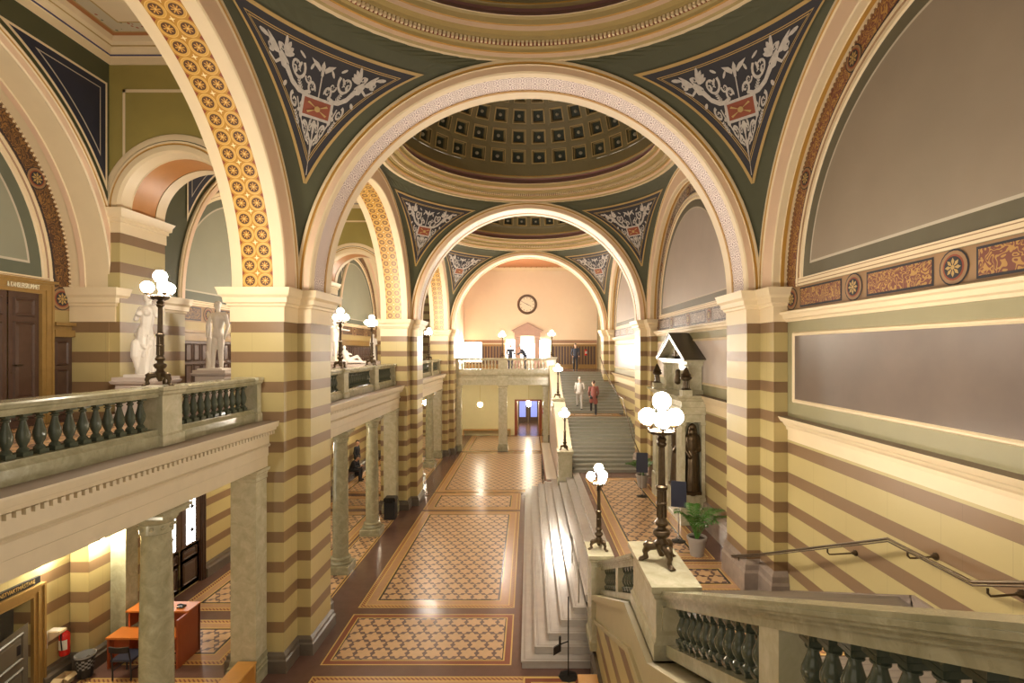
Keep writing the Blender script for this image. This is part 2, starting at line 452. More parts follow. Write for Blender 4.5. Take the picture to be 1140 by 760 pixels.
# ---------------------------------------------------------------- impost / plinth profiles
IMPO = [(6.647, .0), (6.647, .015), (6.93, .015), (6.95, .05), (6.99, .06), (7.01, .10), (7.10, .11), (7.15, .16), (7.20, .17), (7.29, .20)]
def plinth_prof(z0, h): return [(z0, .085), (z0+h*.62, .085), (z0+h*.70, .06), (z0+h*.86, .055), (z0+h, .004)]
def pier(i, side, label):
    y = D0(i); s = 1 if side > 0 else -1
    base = PF if side > 0 else 0
    root = struct(empty('pier', (s*5.0, y+1.1, base), label, None))
    nave = (s*XN, s*(XB+.05), y+.58, y+1.64); body = (s*XB, s*(XO if s < 0 else XW+.02), y, y+2.22)
    rects = [(min(r[0], r[1]), max(r[0], r[1]), r[2], r[3]) for r in (nave, body)]
    a = MB(); p = MB(); c = MB()
    ph = .36 if s < 0 else .67
    for r in rects:
        a.box(r[0], r[1], r[2], r[3], base, 6.66)
        p.layers(r, plinth_prof(base, ph), 0); c.layers(r, IMPO)
    if s < 0:        # the pier runs on above the springing up to the gallery ceiling
        a.box(-XO, -XB-.3, y+.3, y+1.9, 7.2, 9.2)
    a.build('shaft', 'stripe', root); p.build('base', 'plinth' if s < 0 else 'plinth2', root); c.build('impost', 'cream', root, smooth=25)
    return root
for i in (1, 2, 3):
    w_ = {1: 'nearest', 2: 'second', 3: 'farthest'}[i]
    pier(i, -1, 'broad %s brown and tan striped pier on the left between hall and aisle' % w_)
    pier(i, 1, 'broad %s brown and tan striped pier on the right against the panelled wall' % w_)

# ---------------------------------------------------------------- transverse arches
tn = 0
for i in (1, 2, 3):
    y = D0(i)+.58; c = (0, y, ZS); mb = MB()
    face = [(4.675, .04), (4.675, -.03), (4.655, -.06), (4.60, -.06), (4.585, -.035), (4.565, -.035), (4.55, -.055), (4.535, -.03), (4.42, -.03), (4.395, 0)]
    mb.arc(face, c, 'y', [0, 0, 0, 1, 1, 1, 0, 2, 0])
    mb.arc([(4.395, 0), (4.395, .16)], c, 'y', 0)
    mb.arcband(4.395, .16, .68, c, 'y', 3, p=.26)
    mb.arc([(4.395, .68), (4.38, .69), (4.38, .75), (4.395, .76)], c, 'y', 1)
    mb.arc([(4.395, .76), (4.395, .80), (4.39, 1.06), (4.42, 1.09), (4.675, 1.09), (4.675, 1.0)], c, 'y', 0)
    o = mb.build('trim_%d' % i, ['cream', 'ochre', 'peach', 'lace' if i == 1 else 'lace2'], smooth=30); struct(o)
    tn = i

# ---------------------------------------------------------------- side (nave) arches, pendentives, domes
def rho(h): return sqrt(max(0, SR*SR-h*h))
def phis(h):
    r = rho(h); return acos(min(1, RTO/r)), asin(min(1, RLO/r))
def pend_pt(q, yc, h, f, off=0):
    # q = quadrant (sx, sy), f = angle from the x axis
    r = rho(h)*(SR-off)/SR; hh = h*(SR-off)/SR
    return (q[0]*r*cos(f), yc+q[1]*r*sin(f), ZS+hh)
def pend_ornament(mb, q, yc, mw, mr, mg, full=True):
    off = .03; delta = .38
    def wid(h): a, b = phis(h); return (b-a)*rho(h)-2*delta
    h0 = 1.0
    while wid(h0) < .02: h0 += .01
    h1 = 4.28
    # dark triangle
    def strip(d0, d1, m, hh0, hh1, o):
        # frame strip between inset d0 and d1
        for sgn in (0, 1):
            ra, rb = [], []
            for k in range(25):
                h = hh0+(hh1-hh0)*k/24; a, b = phis(h); r = rho(h)
                mid = (a+b)/2
                fa = min(a+d0/r, mid) if not sgn else max(b-d0/r, mid)
                fb = min(a+d1/r, mid) if not sgn else max(b-d1/r, mid)
                ra.append(pend_pt(q, yc, h, fa, o)); rb.append(pend_pt(q, yc, h, fb, o))
            mb.grid([ra, rb], m)
        a, b = phis(hh1); 
        rows = []
        for hh in (hh1, hh1-(d1-d0)*.75):
            a, b = phis(hh); r = rho(hh); fa = a+d0/r; fb = b-d0/r
            rows.append([pend_pt(q, yc, hh, fa+(fb-fa)*k/24, o) for k in range(25)])
        mb.grid(rows, m)
    rows = []
    for k in range(25):
        h = h0+(h1-h0)*k/24; a, b = phis(h); r = rho(h); fa = a+delta/r; fb = b-delta/r
        rows.append([pend_pt(q, yc, h, fa+(fb-fa)*j/16, .02) for j in range(17)])
    mb.grid(rows, mw[0])
    strip(delta-.05, delta+.01, mg, h0-.08, h1+.03, .035)
    strip(delta+.13, delta+.145, mg, h0+.22, h1-.10, .03)
    strip(delta+.165, delta+.18, mg, h0+.30, h1-.125, .03)
    # flat drawing coordinates: b up from the tip, a across
    al0 = asin(h0/SR)
    def P(a, b, o=.04):
        h = SR*sin(al0+b/SR); fa, fb = phis(h)
        lim = max(.015, (fb-fa)*rho(h)/2-delta-.185); wl = 1.62*(max(b, 0)+.06)/(SR*(asin(h1/SR)-al0)); a *= min(1.15, lim/wl)
        return pend_pt(q, yc, h, (fa+fb)/2+a/rho(h), o)
    def poly(pts, m, o=.04): mb.face([P(a, b, o) for a, b in pts], m)
    def stroke(pts, w0, w1, m=None):
        w0 *= 1.25; w1 *= 1.3
        m = mw[1] if m is None else m; n = len(pts); L = []; Rr = []
        for i, (x, y) in enumerate(pts):
            dx = pts[min(i+1, n-1)][0]-pts[max(i-1, 0)][0]; dy = pts[min(i+1, n-1)][1]-pts[max(i-1, 0)][1]
            l = sqrt(dx*dx+dy*dy) or 1; ww = (w0+(w1-w0)*i/(n-1))/2
            L.append(P(x-dy/l*ww, y+dx/l*ww)); Rr.append(P(x+dy/l*ww, y-dx/l*ww))
        mb.grid([L, Rr], m)
    def spiral(cx, cy, r0, turns, a0, s, w0=.05, w1=.018):
        pts = []
        for k in range(22):
            t = k/21; r = r0*(1-t*.82); a = a0+s*turns*2*pi*t
            pts.append((cx+r*cos(a), cy+r*sin(a)))
        stroke(pts, w0, w1)
        for k in range(5):
            a = a0+k*2*pi/5; leaf(cx+cos(a)*r0*.2, cy+sin(a)*r0*.2, a, r0*.3, r0*.14)
    def leaf(x, y, a, l, w_):
        pts = []
        for k in range(8):
            t = k/8*2*pi; u = cos(t)*l/2+l/2; v = sin(t)*w_/2
            pts.append((x+u*cos(a)-v*sin(a), y+u*sin(a)+v*cos(a)))
        poly(pts, mw[1])
    def palm(x, y, a, l):
        stroke([(x, y), (x+l*cos(a), y+l*sin(a))], .02, .01)
        for k in range(5):
            t = .2+k*.17; px, py = x+l*t*cos(a), y+l*t*sin(a)
            for s in (-1, 1): leaf(px, py, a+s*.9, l*.32*(1.1-t*.5), l*.10)
    T = SR*(asin(h1/SR)-al0)-.25        # top of usable height
    # tablet in the middle
    def Praw(a, b, o):
        h = SR*sin(al0+b/SR); fa, fb = phis(h)
        return pend_pt(q, yc, h, (fa+fb)/2+a/rho(h), o)
    def poly0(pts, m, o=.04): mb.face([Praw(a, b, o) for a, b in pts], m)
    cb = T*.60
    poly0([(-.30, cb-.20), (.30, cb-.20), (.30, cb+.20), (-.30, cb+.20)], mw[1], .042)
    poly0([(-.25, cb-.15), (.25, cb-.15), (.25, cb+.15), (-.25, cb+.15)], mr, .046)
    for a in (.6, pi-.6, pi+.6, -.6):
        for k in range(2): leaf_pts = [( .02*cos(a), cb+.02*sin(a)), (.22*cos(a+.12), cb+.20*sin(a+.12)*.8), (.22*cos(a-.12), cb+.20*sin(a-.12)*.8)]
        poly0(leaf_pts, mg, .075)
    poly0([(.055*cos(k*pi/4), cb+.055*sin(k*pi/4)) for k in range(8)], mg, .08)
    # figure under the tablet and stem
    poly([(-.05, cb-.45), (.05, cb-.45), (.09, cb-.27), (.045, cb-.215), (-.045, cb-.215), (-.09, cb-.27)], mw[1])
    stroke([(-.07, cb-.28), (-.16, cb-.30), (-.13, cb-.20)], .035, .03); stroke([(.07, cb-.28), (.16, cb-.30), (.13, cb-.20)], .035, .03)
    stroke([(0, .25), (0, cb-.42)], .03, .055)
    poly([(-.05, .08), (.05, .08), (.07, .24), (0, .30), (-.07, .24)], mw[1])
    # upper centre bird and scrolls
    poly([(-.03, T-.30), (.03, T-.30), (.045, T-.12), (0, T-.04), (-.045, T-.12)], mw[1])
    stroke([(0, cb+.2), (0, T-.28)], .03, .02)
    for s in (-1, 1):
        poly([(s*.03, T-.18), (s*.12, T-.10), (s*.28, T-.06), (s*.20, T-.16), (s*.07, T-.24)], mw[1])
        def sp(cx, cy, r0, turns, a0, d, *w_): spiral(s*cx, cy, r0, turns, a0 if s > 0 else pi-a0, d*s, *w_)
        sp(.22, cb+.34, .12, 1.1, -1.2, 1); sp(.62, T-.30, .20, 1.3, 2.6, 1)
        sp(.78, cb+.02, .13, 1.2, 1.5, -1); sp(.42, cb-.40, .17, 1.4, -2.2, -1); sp(.22, .78, .11, 1.2, -2.0, 1); sp(.60, cb-.18, .10, 1.0, .5, 1)
        sp(.10, .50, .055, 1.0, -1.5, 1, .03, .012); sp(.16, .95, .07, 1.1, 1.5, -1, .03, .012); sp(.95, T-.12, .08, 1.1, -1.0, 1, .03, .012); sp(1.25, T-.16, .07, 1.1, 2.0, 1, .03, .012); sp(.33, T-.42, .09, 1.1, 0.3, -1, .035, .012)
        stroke([(s*.02, .55), (s*.10, .72), (s*.28, .88), (s*.42, cb-.58), (s*.52, cb-.35), (s*.62, cb-.1), (s*.66, cb+.1)], .07, .03)
        stroke([(s*.30, cb+.25), (s*.45, cb+.20), (s*.62, cb+.22), (s*.80, cb+.32), (s*.92, cb+.52)], .05, .10)
        # winged half figure
        bx, by = s*.98, T-.30
        poly([(bx-s*.08, by-.14), (bx+s*.07, by-.10), (bx+s*.10, by+.08), (bx, by+.14), (bx-s*.08, by+.06)], mw[1])
        poly([(bx+s*.02+.045*cos(k*pi/4), by+.20+.05*sin(k*pi/4)) for k in range(8)], mw[1])
        for q_ in range(4):
            leaf(bx-s*.06, by+.09, (2.0+q_*.28) if s > 0 else pi-(2.0+q_*.28), .34-.03*q_, .075); leaf(bx+s*.06, by+.09, (.9-q_*.25) if s > 0 else pi-(.9-q_*.25), .30-.03*q_, .07)
        stroke([(bx+s*.06, by), (bx+s*.22, by-.08), (bx+s*.34, by+.02)], .04, .03)
        leaf(bx-s*.02, by-.30, -.6 if s > 0 else pi+.6, .16, .07)
        leaf(s*1.22, T-.05, .2 if s > 0 else pi-.2, .20, .08); leaf(s*1.18, T-.22, -.1 if s > 0 else pi+.1, .13, .06)
        for (lx, ly, la) in ((.12, cb+.28, 1.2), (.30, cb+.62, 2.2), (.42, T-.12, .6), (.50, T-.20, -.8), (.34, cb+.05, -.3), (.36, cb-.08, .2), (.22, cb-.35, 1.9), (.30, cb-.62, .3), (.16, .95, 2.4), (.34, .98, .2), (.08, .62, 1.9), (.7, cb+.45, 1.9), (.85, cb+.55, .8), (1.1, T-.12, .1), (.9, T-.07, 2.9), (.60, cb-.02, 2.6)):
            leaf(s*lx, ly, la if s > 0 else pi-la, .15, .055)
        palm(s*.52, cb+.18, 1.2 if s > 0 else pi-1.2, .26); palm(s*.70, cb-.42, 1.3 if s > 0 else pi-1.3, .30)
        stroke([(s*.06, .30), (s*.13, .38), (s*.05, .46), (s*.12, .56)], .03, .02)
    return

def bay(b, detail):
    yc = BC(b)
    mb = MB()
    # pendentives
    for q in ((1, 1), (1, -1), (-1, 1), (-1, -1)):
        rows = []
        hm = sqrt(SR**2-RLO**2)
        for k in range(29):
            h = hm*k/28; a, bb = phis(h)
            rows.append([pend_pt(q, yc, h, a+(bb-a)*j/20) for j in range(21)])
        mb.grid(rows, 0)
        if b == 0 and q[1] < 0: continue
        if detail or q[1] > 0: pend_ornament(mb, q, yc, (1, 2), 3, 4)
    mb.build('ceiling', ['olive', 'navy', 'grisaille', 'redp', 'goldline'])['kind'] = 'structure'
    # ring cornice, cove
    hz = sqrt(SR**2-RLO**2)
    prof = [(4.56, hz-.06, 0), (4.44, hz-.05, 4), (4.40, hz-.01, 2), (4.38, hz+.07, 3), (4.35, hz+.085, 4), (4.34, hz+.15, 4), (4.30, hz+.17, 4), (4.29, hz+.185, 5), (4.285, hz+.27, 4),
            (4.20, hz+.275, 4), (4.18, hz+.34, 4), (4.05, hz+.36, 2), (4.03, hz+.45, 3), (4.01, hz+.47, 4), (3.98, hz+.56, 4), (3.94, hz+.60, 0), (3.93, hz+.61, 6), (3.98, hz+.66, 6), (4.05, hz+.75, 6), (4.15, hz+.85, 6), (4.14, hz+.92, 4), (4.10, hz+.98, 3), (4.10, hz+1.02, 0)]
    mb = MB()
    mb.lathe([(r, hz+(z-hz)*.88) for r, z, _ in prof], (0, yc, ZS), 128, [p[2] for p in prof[:-1]])
    n = 330
    for k in range(n):      # dentil blocks
        a = 2*pi*k/n; da = 2*pi/n*.30
        if b == 0 and sin(a) < 0: continue
        pts = []
        for r, z in ((4.285, hz+.167), (4.215, hz+.167), (4.215, hz+.235), (4.285, hz+.235)):
            pts.append([(r*cos(a+s*da), yc+r*sin(a+s*da), ZS+z) for s in (-1, 1)])
        for j in range(3): mb.face([pts[j][0], pts[j][1], pts[j+1][1], pts[j+1][0]], 0)
        mb.face([p[0] for p in pts], 0); mb.face([p[1] for p in pts], 0)
    mb.build('trim_%d' % (10+b), ['cream', 'ochre', 'peach', 'ochre', 'oliveg', 'redp', 'purple'])['kind'] = 'structure'
    # dome
    zb = ZS+hz+.88*1.02-.01; Rd = 4.10; mb = MB()
    def dp(az, el, r): return (r*cos(el)*cos(az), yc+r*cos(el)*sin(az), zb+r*sin(el))
    if not detail:
        mb.lathe([(Rd*cos(R(e)), Rd*sin(R(e))) for e in range(0, 91, 6)], (0, yc, zb), 48, 0)
    else:
        mb.lathe([(Rd*cos(R(e)), Rd*sin(R(e))) for e in (0, 2.5, 5)], (0, yc, zb), 96, 0)
        n = 32
        for row in range(6):
            e0 = R(5+10*row); e1 = R(15+10*row); ec = (e0+e1)/2
            for k in range(n):
                a0 = 2*pi*k/n; a1 = 2*pi*(k+1)/n; ac = (a0+a1)/2
                def ring(f, r): return [dp(ac+sx*(a1-a0)/2*f, ec+sy*(e1-e0)/2*f, r) for sx, sy in ((-1,-1),(1,-1),(1,1),(-1,1))]
                rs = [ring(1, Rd), ring(.72, Rd), ring(.70, Rd-.02), ring(.64, Rd-.02), ring(.60, Rd+.07), ring(.55, Rd+.07), ring(.47, Rd+.14), ring(.47, Rd+.15)]
                ms = [0, 2, 2, 0, 2, 0, 1]
                for j in range(7): mb.grid([rs[j], rs[j+1]], ms[j], True)
                mb.face(rs[-1], 1)
                pr = [dp(ac, ec, Rd+.06)]
                rr = []
                for (f, r) in ((.16, Rd+.15), (.15, Rd+.10), (.08, Rd+.07)):
                    rr.append([dp(ac+cos(t*pi/4)*(a1-a0)/2*f*1.1, ec+sin(t*pi/4)*(e1-e0)/2*f*1.1, r) for t in range(8)])
                mb.grid(rr, 3, True); mb.face(rr[-1], 3)
        mb.lathe([(Rd*cos(R(e)), Rd*sin(R(e))) for e in (65, 70, 75, 80, 90)], (0, yc, zb), 64, 0)
    mb.build('ceiling', ['domeolive', 'domedark', 'domegold', 'rosette'])['kind'] = 'structure'
M['domeolive'] = plain('olive_dome_plaster', (.20, .165, .08), .5, var=.1)
M['domedark'] = plain('dark_green_coffer', (.035, .045, .030), .6)
M['domegold'] = plain('gilt_dome_moulding', (.52, .38, .16), .4)
M['rosette'] = plain('pale_rosette', (.42, .38, .28), .4)
bay(0, False); bay(1, True); bay(2, True)

# side arches of the nave
for b in (0, 1, 2):
    yc = BC(b)
    for s in (-1, 1):
        mb = MB(); c = (s*XB, yc, ZS); d = lambda v: s*v
        face = [(4.50, d(.04)), (4.50, d(-.02)), (4.48, d(-.05)), (4.42, d(-.05)), (4.40, d(-.025)), (4.385, d(-.025)), (4.37, d(-.045)), (4.35, d(-.02)), (3.96, d(-.02)), (3.93, 0)]
        mb.arc(face, c, 'x', [0, 0, 0, 1, 1, 1, 0, 2, 0])
        if s < 0:
            mb.arc([(3.93, 0), (3.93, -.22)], c, 'x', 0)
            mb.arcband(3.93, -.22, -.80, c, 'x', 3)
            mb.arc([(3.93, -.80), (3.93, -1.005), (3.97, -1.03), (4.05, -1.03), (4.07, -1.01), (4.3, -1.01)], c, 'x', [0, 0, 1, 0, 0])
            mb.archwall('x', -XO, yc, 4.2, 5.015, ZS, 11.55, 4)
        else:
            mb.arc([(3.93, 0), (3.93, .12), (3.91, .13), (3.91, .20), (3.93, .21), (3.93, .27)], c, 'x', [0, 0, 1, 2, 0])
        struct(mb.build('trim_%d' % (20+2*b+(s > 0)), ['cream', 'ochre', 'peach', 'goldband', 'greeny'], smooth=30))

# ---------------------------------------------------------------- lunettes with painted borders
def rosette(mb, P, c, r, m):
    # flat painted roundel: P(u, v, off); m = (tan, dark, gold, red)
    def disc(rr, o, mm, n=20): mb.face([P(c[0]+rr*cos(2*pi*k/n), c[1]+rr*sin(2*pi*k/n), o) for k in range(n)], mm)
    disc(r*1.12, .006, m[1]); disc(r*1.02, .009, m[0]); disc(r*.80, .012, m[3]); disc(r*.68, .015, m[1])
    for k in range(8):
        a = 2*pi*k/8
        mb.face([P(c[0]+r*(.10*cos(a)), c[1]+r*(.10*sin(a)), .018), P(c[0]+r*.40*cos(a-.30), c[1]+r*.40*sin(a-.30), .018), P(c[0]+r*.60*cos(a), c[1]+r*.60*sin(a), .018), P(c[0]+r*.40*cos(a+.30), c[1]+r*.40*sin(a+.30), .018)], m[2])
    disc(r*.14, .020, m[2], 10)
def lunette(X, s, yc, field_m, dark_m, name, far=False, sc='scroll'):
    # s = +1 right wall (faces -x), -1 left wall (faces +x)
    P = lambda u, v, o=0: (X-s*o, yc+u, ZS+v)
    mats = [field_m, dark_m, sc if not far else 'scroll2', 'cream', 'paleline', 'oliveg', 'navy', 'goldline', 'redp', 'friezetan']
    mb = MB(); n = 48
    zb = ZH+1.17-ZS; zf = ZH+.75-ZS           # base of the moulding, base of the frieze
    def arcring(r0, r1, o, m, low, a0=0, a1=pi):
        A = [P(-r0*cos(a0+(a1-a0)*k/n), r0*sin(a0+(a1-a0)*k/n), o) for k in range(n+1)]; B = [P(-r1*cos(a0+(a1-a0)*k/n), r1*sin(a0+(a1-a0)*k/n), o) for k in range(n+1)]
        mb.grid([A, B], m)
        if low is not None and low < -.001:
            for t in (-1, 1): mb.face([P(t*r0, 0, o), P(t*r1, 0, o), P(t*r1, low, o), P(t*r0, low, o)], m)
    arcring(3.93, 3.52, .004, 2, zf)
    arcring(3.93, 3.90, .008, 9, zf); arcring(3.60, 3.57, .008, 6, zf)
    # raised cream moulding
    for (r0, r1, o0, o1, m) in ((3.54, 3.52, 0, .04, 3), (3.52, 3.45, .04, .045, 3), (3.45, 3.43, .045, .025, 9), (3.43, 3.36, .025, .03, 3), (3.36, 3.34, .03, 0, 3)):
        A = [P(-r0*cos(pi*k/n), r0*sin(pi*k/n), o0) for k in range(n+1)]; B = [P(-r1*cos(pi*k/n), r1*sin(pi*k/n), o1) for k in range(n+1)]
        mb.grid([A, B], m)
        for t in (-1, 1): mb.face([P(t*r0, 0, o0), P(t*r1, 0, o1), P(t*r1, zb, o1), P(t*r0, zb, o0)], m)
    def hband(u0, u1, v0, v1, o, m): mb.face([P(u0, v0, o), P(u1, v0, o), P(u1, v1, o), P(u0, v1, o)], m)
    # fields
    def semi(r, low, o, m):
        a = asin(low/r) if low > 0 else 0
        pts = [P(-r*cos(a+(pi-2*a)*k/n), r*sin(a+(pi-2*a)*k/n), o) for k in range(n+1)]
        if low < -.001: pts += [P(r, low, o), P(-r, low, o)]
        mb.face(pts, m)
    semi(3.36, zb+.1, .002, 1); semi(3.13, zb+.36, .005, 4); semi(3.09, zb+.40, .008, 0)
    hband(-3.53, 3.53, zb, zb+.14, .04, 3); hband(-3.53, 3.53, zb+.035, zb+.05, .043, 9); hband(-3.45, 3.45, zb+.10, zb+.112, .043, 9)
    hband(-3.93, 3.93, zf, zb, .010, 9 if not far else 2); 
    fy = (zf+zb)/2; R0 = .19
    us = [-3.72, -1.86, 0, 1.86, 3.72]
    for k in range(4):
        hband(us[k]+.30, us[k+1]-.30, zf+.035, zb-.035, .014, 6); hband(us[k]+.33, us[k+1]-.33, zf+.065, zb-.065, .018, 2)
    mm = (7, 6, 7, 8)
    for u in us: rosette(mb, lambda a, b_, o: P(a, b_, o+.012), (u, fy), R0, (9, 6, 7, 8))
    for a in (30, 60, 90, 120, 150): rosette(mb, lambda x, y, o: P(x, y, o+.006), (3.73*cos(R(a)), 3.73*sin(R(a))), R0*.92, (9, 6, 7, 8))
    # leaf moulding along the outer edge
    for k in range(150):
        a = pi*(k+.5)/150; r = 3.885
        ca, sa = cos(a), sin(a)
        mb.face([P(-(r-.04)*cos(a), (r-.04)*sin(a), .03), P(-r*cos(a-.007), r*sin(a-.007), .03), P(-(r+.035)*cos(a), (r+.035)*sin(a), .03), P(-r*cos(a+.007), r*sin(a+.007), .03)], 3)
    return mb, mats

def wallpanel(mb, X, s, y0, y1, z0, z1, mf, mi, w_=.07):
    P = lambda y, z, o: (X-s*o, y, z)
    for (a, b, oa, ob, m) in ((0, .02, 0, .03, mf), (.02, w_*.6, .03, .03, mf), (w_*.6, w_, .03, .005, mf)):
        A = [P(y0+a, z0+a, oa), P(y1-a, z0+a, oa), P(y1-a, z1-a, oa), P(y0+a, z1-a, oa)]; B = [P(y0+b, z0+b, ob), P(y1-b, z0+b, ob), P(y1-b, z1-b, ob), P(y0+b, z1-b, ob)]
        mb.grid([A, B], m, True)
    a = w_; mb.face([P(y0+a, z0+a, .005), P(y1-a, z0+a, .005), P(y1-a, z1-a, .005), P(y0+a, z1-a, .005)], mi)

# right wall, one long wall with the three bays painted on it
mb = MB()
mb.box(XW, XW+.3, -2, YE, 0, 4.41, 0); mb.box(XW, XW+.3, -2, YE, 4.41, 12.2, 1)
for b in (0, 1, 2):
    y0, y1 = BC(b)-3.9, BC(b)+3.9
    mb.face([(XW-.003, y0, 4.41), (XW-.003, y1, 4.41), (XW-.003, y1, 4.62), (XW-.003, y0, 4.62)], 2)
    if b == 0: wallpanel(mb, XW, 1, 2.3, 9.72, ZH-.97, ZH+.34, 2, 3)
    else: wallpanel(mb, XW, 1, y0+.25, y1-.1, ZH-.97, ZH+.34, 2, 4 if b == 1 else 5)
struct(mb.build('wall_right', ['stripe', 'greenwall', 'cream', 'graypl', 'palewall', 'mauve']))
for b in (0, 1, 2):
    m_, mats = lunette(XW-.002, 1, BC(b), 'graybr' if b == 0 else 'palewall2', 'darkgray', 'trim', far=b > 0)
    o = m_.build('trim_%d' % (30+b), mats); struct(o)
    y0, y1 = BC(b)-3.93, BC(b)+3.90
    # cornice under the lunette and cornice at gallery level
    q = MB()
    up = [(.54, 0), (.54, .04), (.58, .06), (.60, .10), (.66, .12), (.68, .16), (.72, .17), (.74, .12), (.75, 0)]
    q.sweep([(u, -v) for u, v in up], (XW, y0, ZH), (XW, y1, ZH))
    lo = [(-1.50, 0), (-1.50, .03), (-1.44, .04), (-1.40, .08), (-1.36, .10), (-1.34, .14), (-1.29, .17), (-1.25, .19), (-1.24, 0)]
    q.sweep([(u, -v) for u, v in lo], (XW, y0, ZH), (XW, y1, ZH), [0, 0, 0, 0, 0, 0, 0, 1, 0])
    struct(q.build('trim_%d' % (40+b), ['cream', 'ledge']))

# ---------------------------------------------------------------- left: entablature under the gallery
ent = [(-2.2, -5.45), (-2.2, -4.97), (-2.0, -4.97), (-1.99, -4.955), (-1.83, -4.955), (-1.82, -4.93), (-1.78, -4.91), (-1.76, -4.94), (-1.60, -4.94), (-1.58, -4.93), (-1.57, -4.87), (-1.51, -4.87), (-1.50, -4.81), (-1.45, -4.80), (-1.44, -4.77), (-1.36, -4.755), (-1.335, -4.755), (-1.335, -5.45)]
em = [0]*17; em[8] = 0; em[16-0] = 1; em = em+[0]
for b in (0, 1, 2):
    y0, y1 = (D0(b)+2.22, D0(b+1)) if b else (-1.5, D0(1))
    mb = MB(); mb.sweep([(u, v) for u, v in ent], (0, y0, ZH), (0, y1, ZH), em)
    y = y0+.04
    while y < y1-.05:
        mb.box(-4.875, -4.825, y, y+.05, ZH-1.575, ZH-1.515, 0); y += .095
    for yy in [y0+.01]: pass
    struct(mb.build('trim_%d' % (50+b), ['creamstone', 'ledge']))
    mb = MB(); mb.box(XG, -5.4, y0-2.3, y1+.05, ZH-2.25, ZH-2.15)
    struct(mb.build('ceiling', ['cream']))

# ---------------------------------------------------------------- left outer wall (aisle below, gallery above)
mb = MB()
door_y = (6.9, 9.05)
mb.box(XG-.3, XG, -2, 8.0, 0, 4.6, 0); mb.box(XG-.3, XG, 9.15, 13.0, 0, 4.6, 0); mb.box(XG-.3, XG, 8.0, 9.15, 1.78, 4.6, 0)
mb.box(XG-.3, XG, 13.0, YE, 0, 4.6, 0); mb.box(XG-.3, XG, -2, YE, 4.6, 12.2, 1)
struct(mb.build('wall_left', ['stripe', 'oliveg']))
mb = MB()
for (a, b) in ((-1.5, 7.40), (9.30, 9.86), (14.0, 19.9), (22.2, 29.9)):
    mb.sweep([(0, 0), (0, .12), (.22, .12), (.26, .08), (.33, .07), (.36, 0)], (XG, a, 0), (XG, b, 0))
struct(mb.build('baseboard_left', ['plinth']))
mb = MB()
for (a, b) in ((12.2, 19.9), (9.95, 10.45), (11.6, 12.2)):
    if a > 12: mb.sweep([(0, 0), (0, -.12), (.45, -.12), (.52, -.08), (.64, -.07), (.67, 0)], (XW, a, PF), (XW, b, PF))
struct(mb.build('baseboard_right', ['plinth2']))

# gallery: blind arches on the outer wall, cross walls with small arches, ceiling
for b in (0, 1, 2):
    yc = BC(b)
    mb = MB()
    mb.archwall('x', XGP-.015, yc, 3.93, 4.75, ZS, 11.6, 0)
    c = (XGP, yc, ZS)
    mb.arc([(4.17, -.01), (4.17, .03), (4.15, .04), (4.12, .03), (4.11, .02), (4.09, .02), (4.08, .035), (4.06, .02), (3.95, .02), (3.93, 0)], c, 'x', [2, 2, 2, 1, 1, 2, 2, 3, 2])
    mb.arc([(3.93, 0), (3.93, -.45), (3.91, -.46), (3.91, -.56), (3.93, -.57), (3.93, -.78)], c, 'x', [2, 2, 3, 2, 2])
    # navy spandrels with a pale frame
    for t in (-1, 1):
        def sp(ins, x, m):
            top = 11.55-.38-ins; yo = 3.86-ins*1.0; ri = 4.27+ins
            pts = []
            z = ZS+.2
            # outer vertical edge from where it meets the arc up to the top, then along the arc
            a_lo = acos(min(1, yo/ri)); a_hi = asin(min(1, (top-ZS)/ri))
            pts = [(x, yc+t*yo, top)]
            for k in range(15):
                a = a_hi+(a_lo-a_hi)*k/14; pts.append((x, yc+t*ri*cos(a), ZS+ri*sin(a)))
            mb.face(pts if t > 0 else pts[::-1], m)
        sp(0, XGP+.006, 4); sp(.045, XGP+.010, 5); sp(.16, XGP+.013, 6); sp(.18, XGP+.016, 5)
    struct(mb.build('trim_%d' % (60+b), ['olive', 'ochre', 'cream', 'peach', 'cream', 'navy2', 'paleline'], smooth=30))
    m_, mats = lunette(XG+.002, -1, yc, 'graygr', 'darkgg', 'trim', far=False, sc='scrolld')
    struct(m_.build('trim_%d' % (70+b), mats))
    # dark panelled dado of the gallery
    mb = MB(); y0, y1 = yc-3.93, yc+3.93
    def dado(a, b_):
        mb.box(XG, XG+.05, a, b_, GF, 6.35, 0); mb.box(XG, XG+.12, a, b_, 6.35, 6.48, 1); mb.box(XG, XG+.05, a, b_, 6.48, 6.56, 1); mb.box(XG, XG+.14, a, b_, 6.56, 6.62, 1)
        y = a+.06
        while y+.30 < b_:
            for z0, z1 in ((GF+.1, 5.75), (5.82, 6.28)):
                p = [(y, z0), (y+.27, z0), (y+.27, z1), (y, z1)]; i2 = [(y+.045, z0+.045), (y+.225, z0+.045), (y+.225, z1-.045), (y+.045, z1-.045)]
                mb.grid([[(XG+.052, u, v) for u, v in p], [(XG+.085, (u+u2)/2, (v+v2)/2) for (u, v), (u2, v2) in zip(p, i2)], [(XG+.06, u, v) for u, v in i2]], 2, True)
                mb.face([(XG+.065, u, v) for u, v in i2], 0)
            y += .33
    if b == 0: dado(y0, 7.8); dado(9.5, y1)
    elif b == 1: dado(y0, y1)
    else: dado(y0, y1)
    struct(mb.build('trim_%d' % (80+b), ['darkwood', 'goldwood', 'darkwood']))
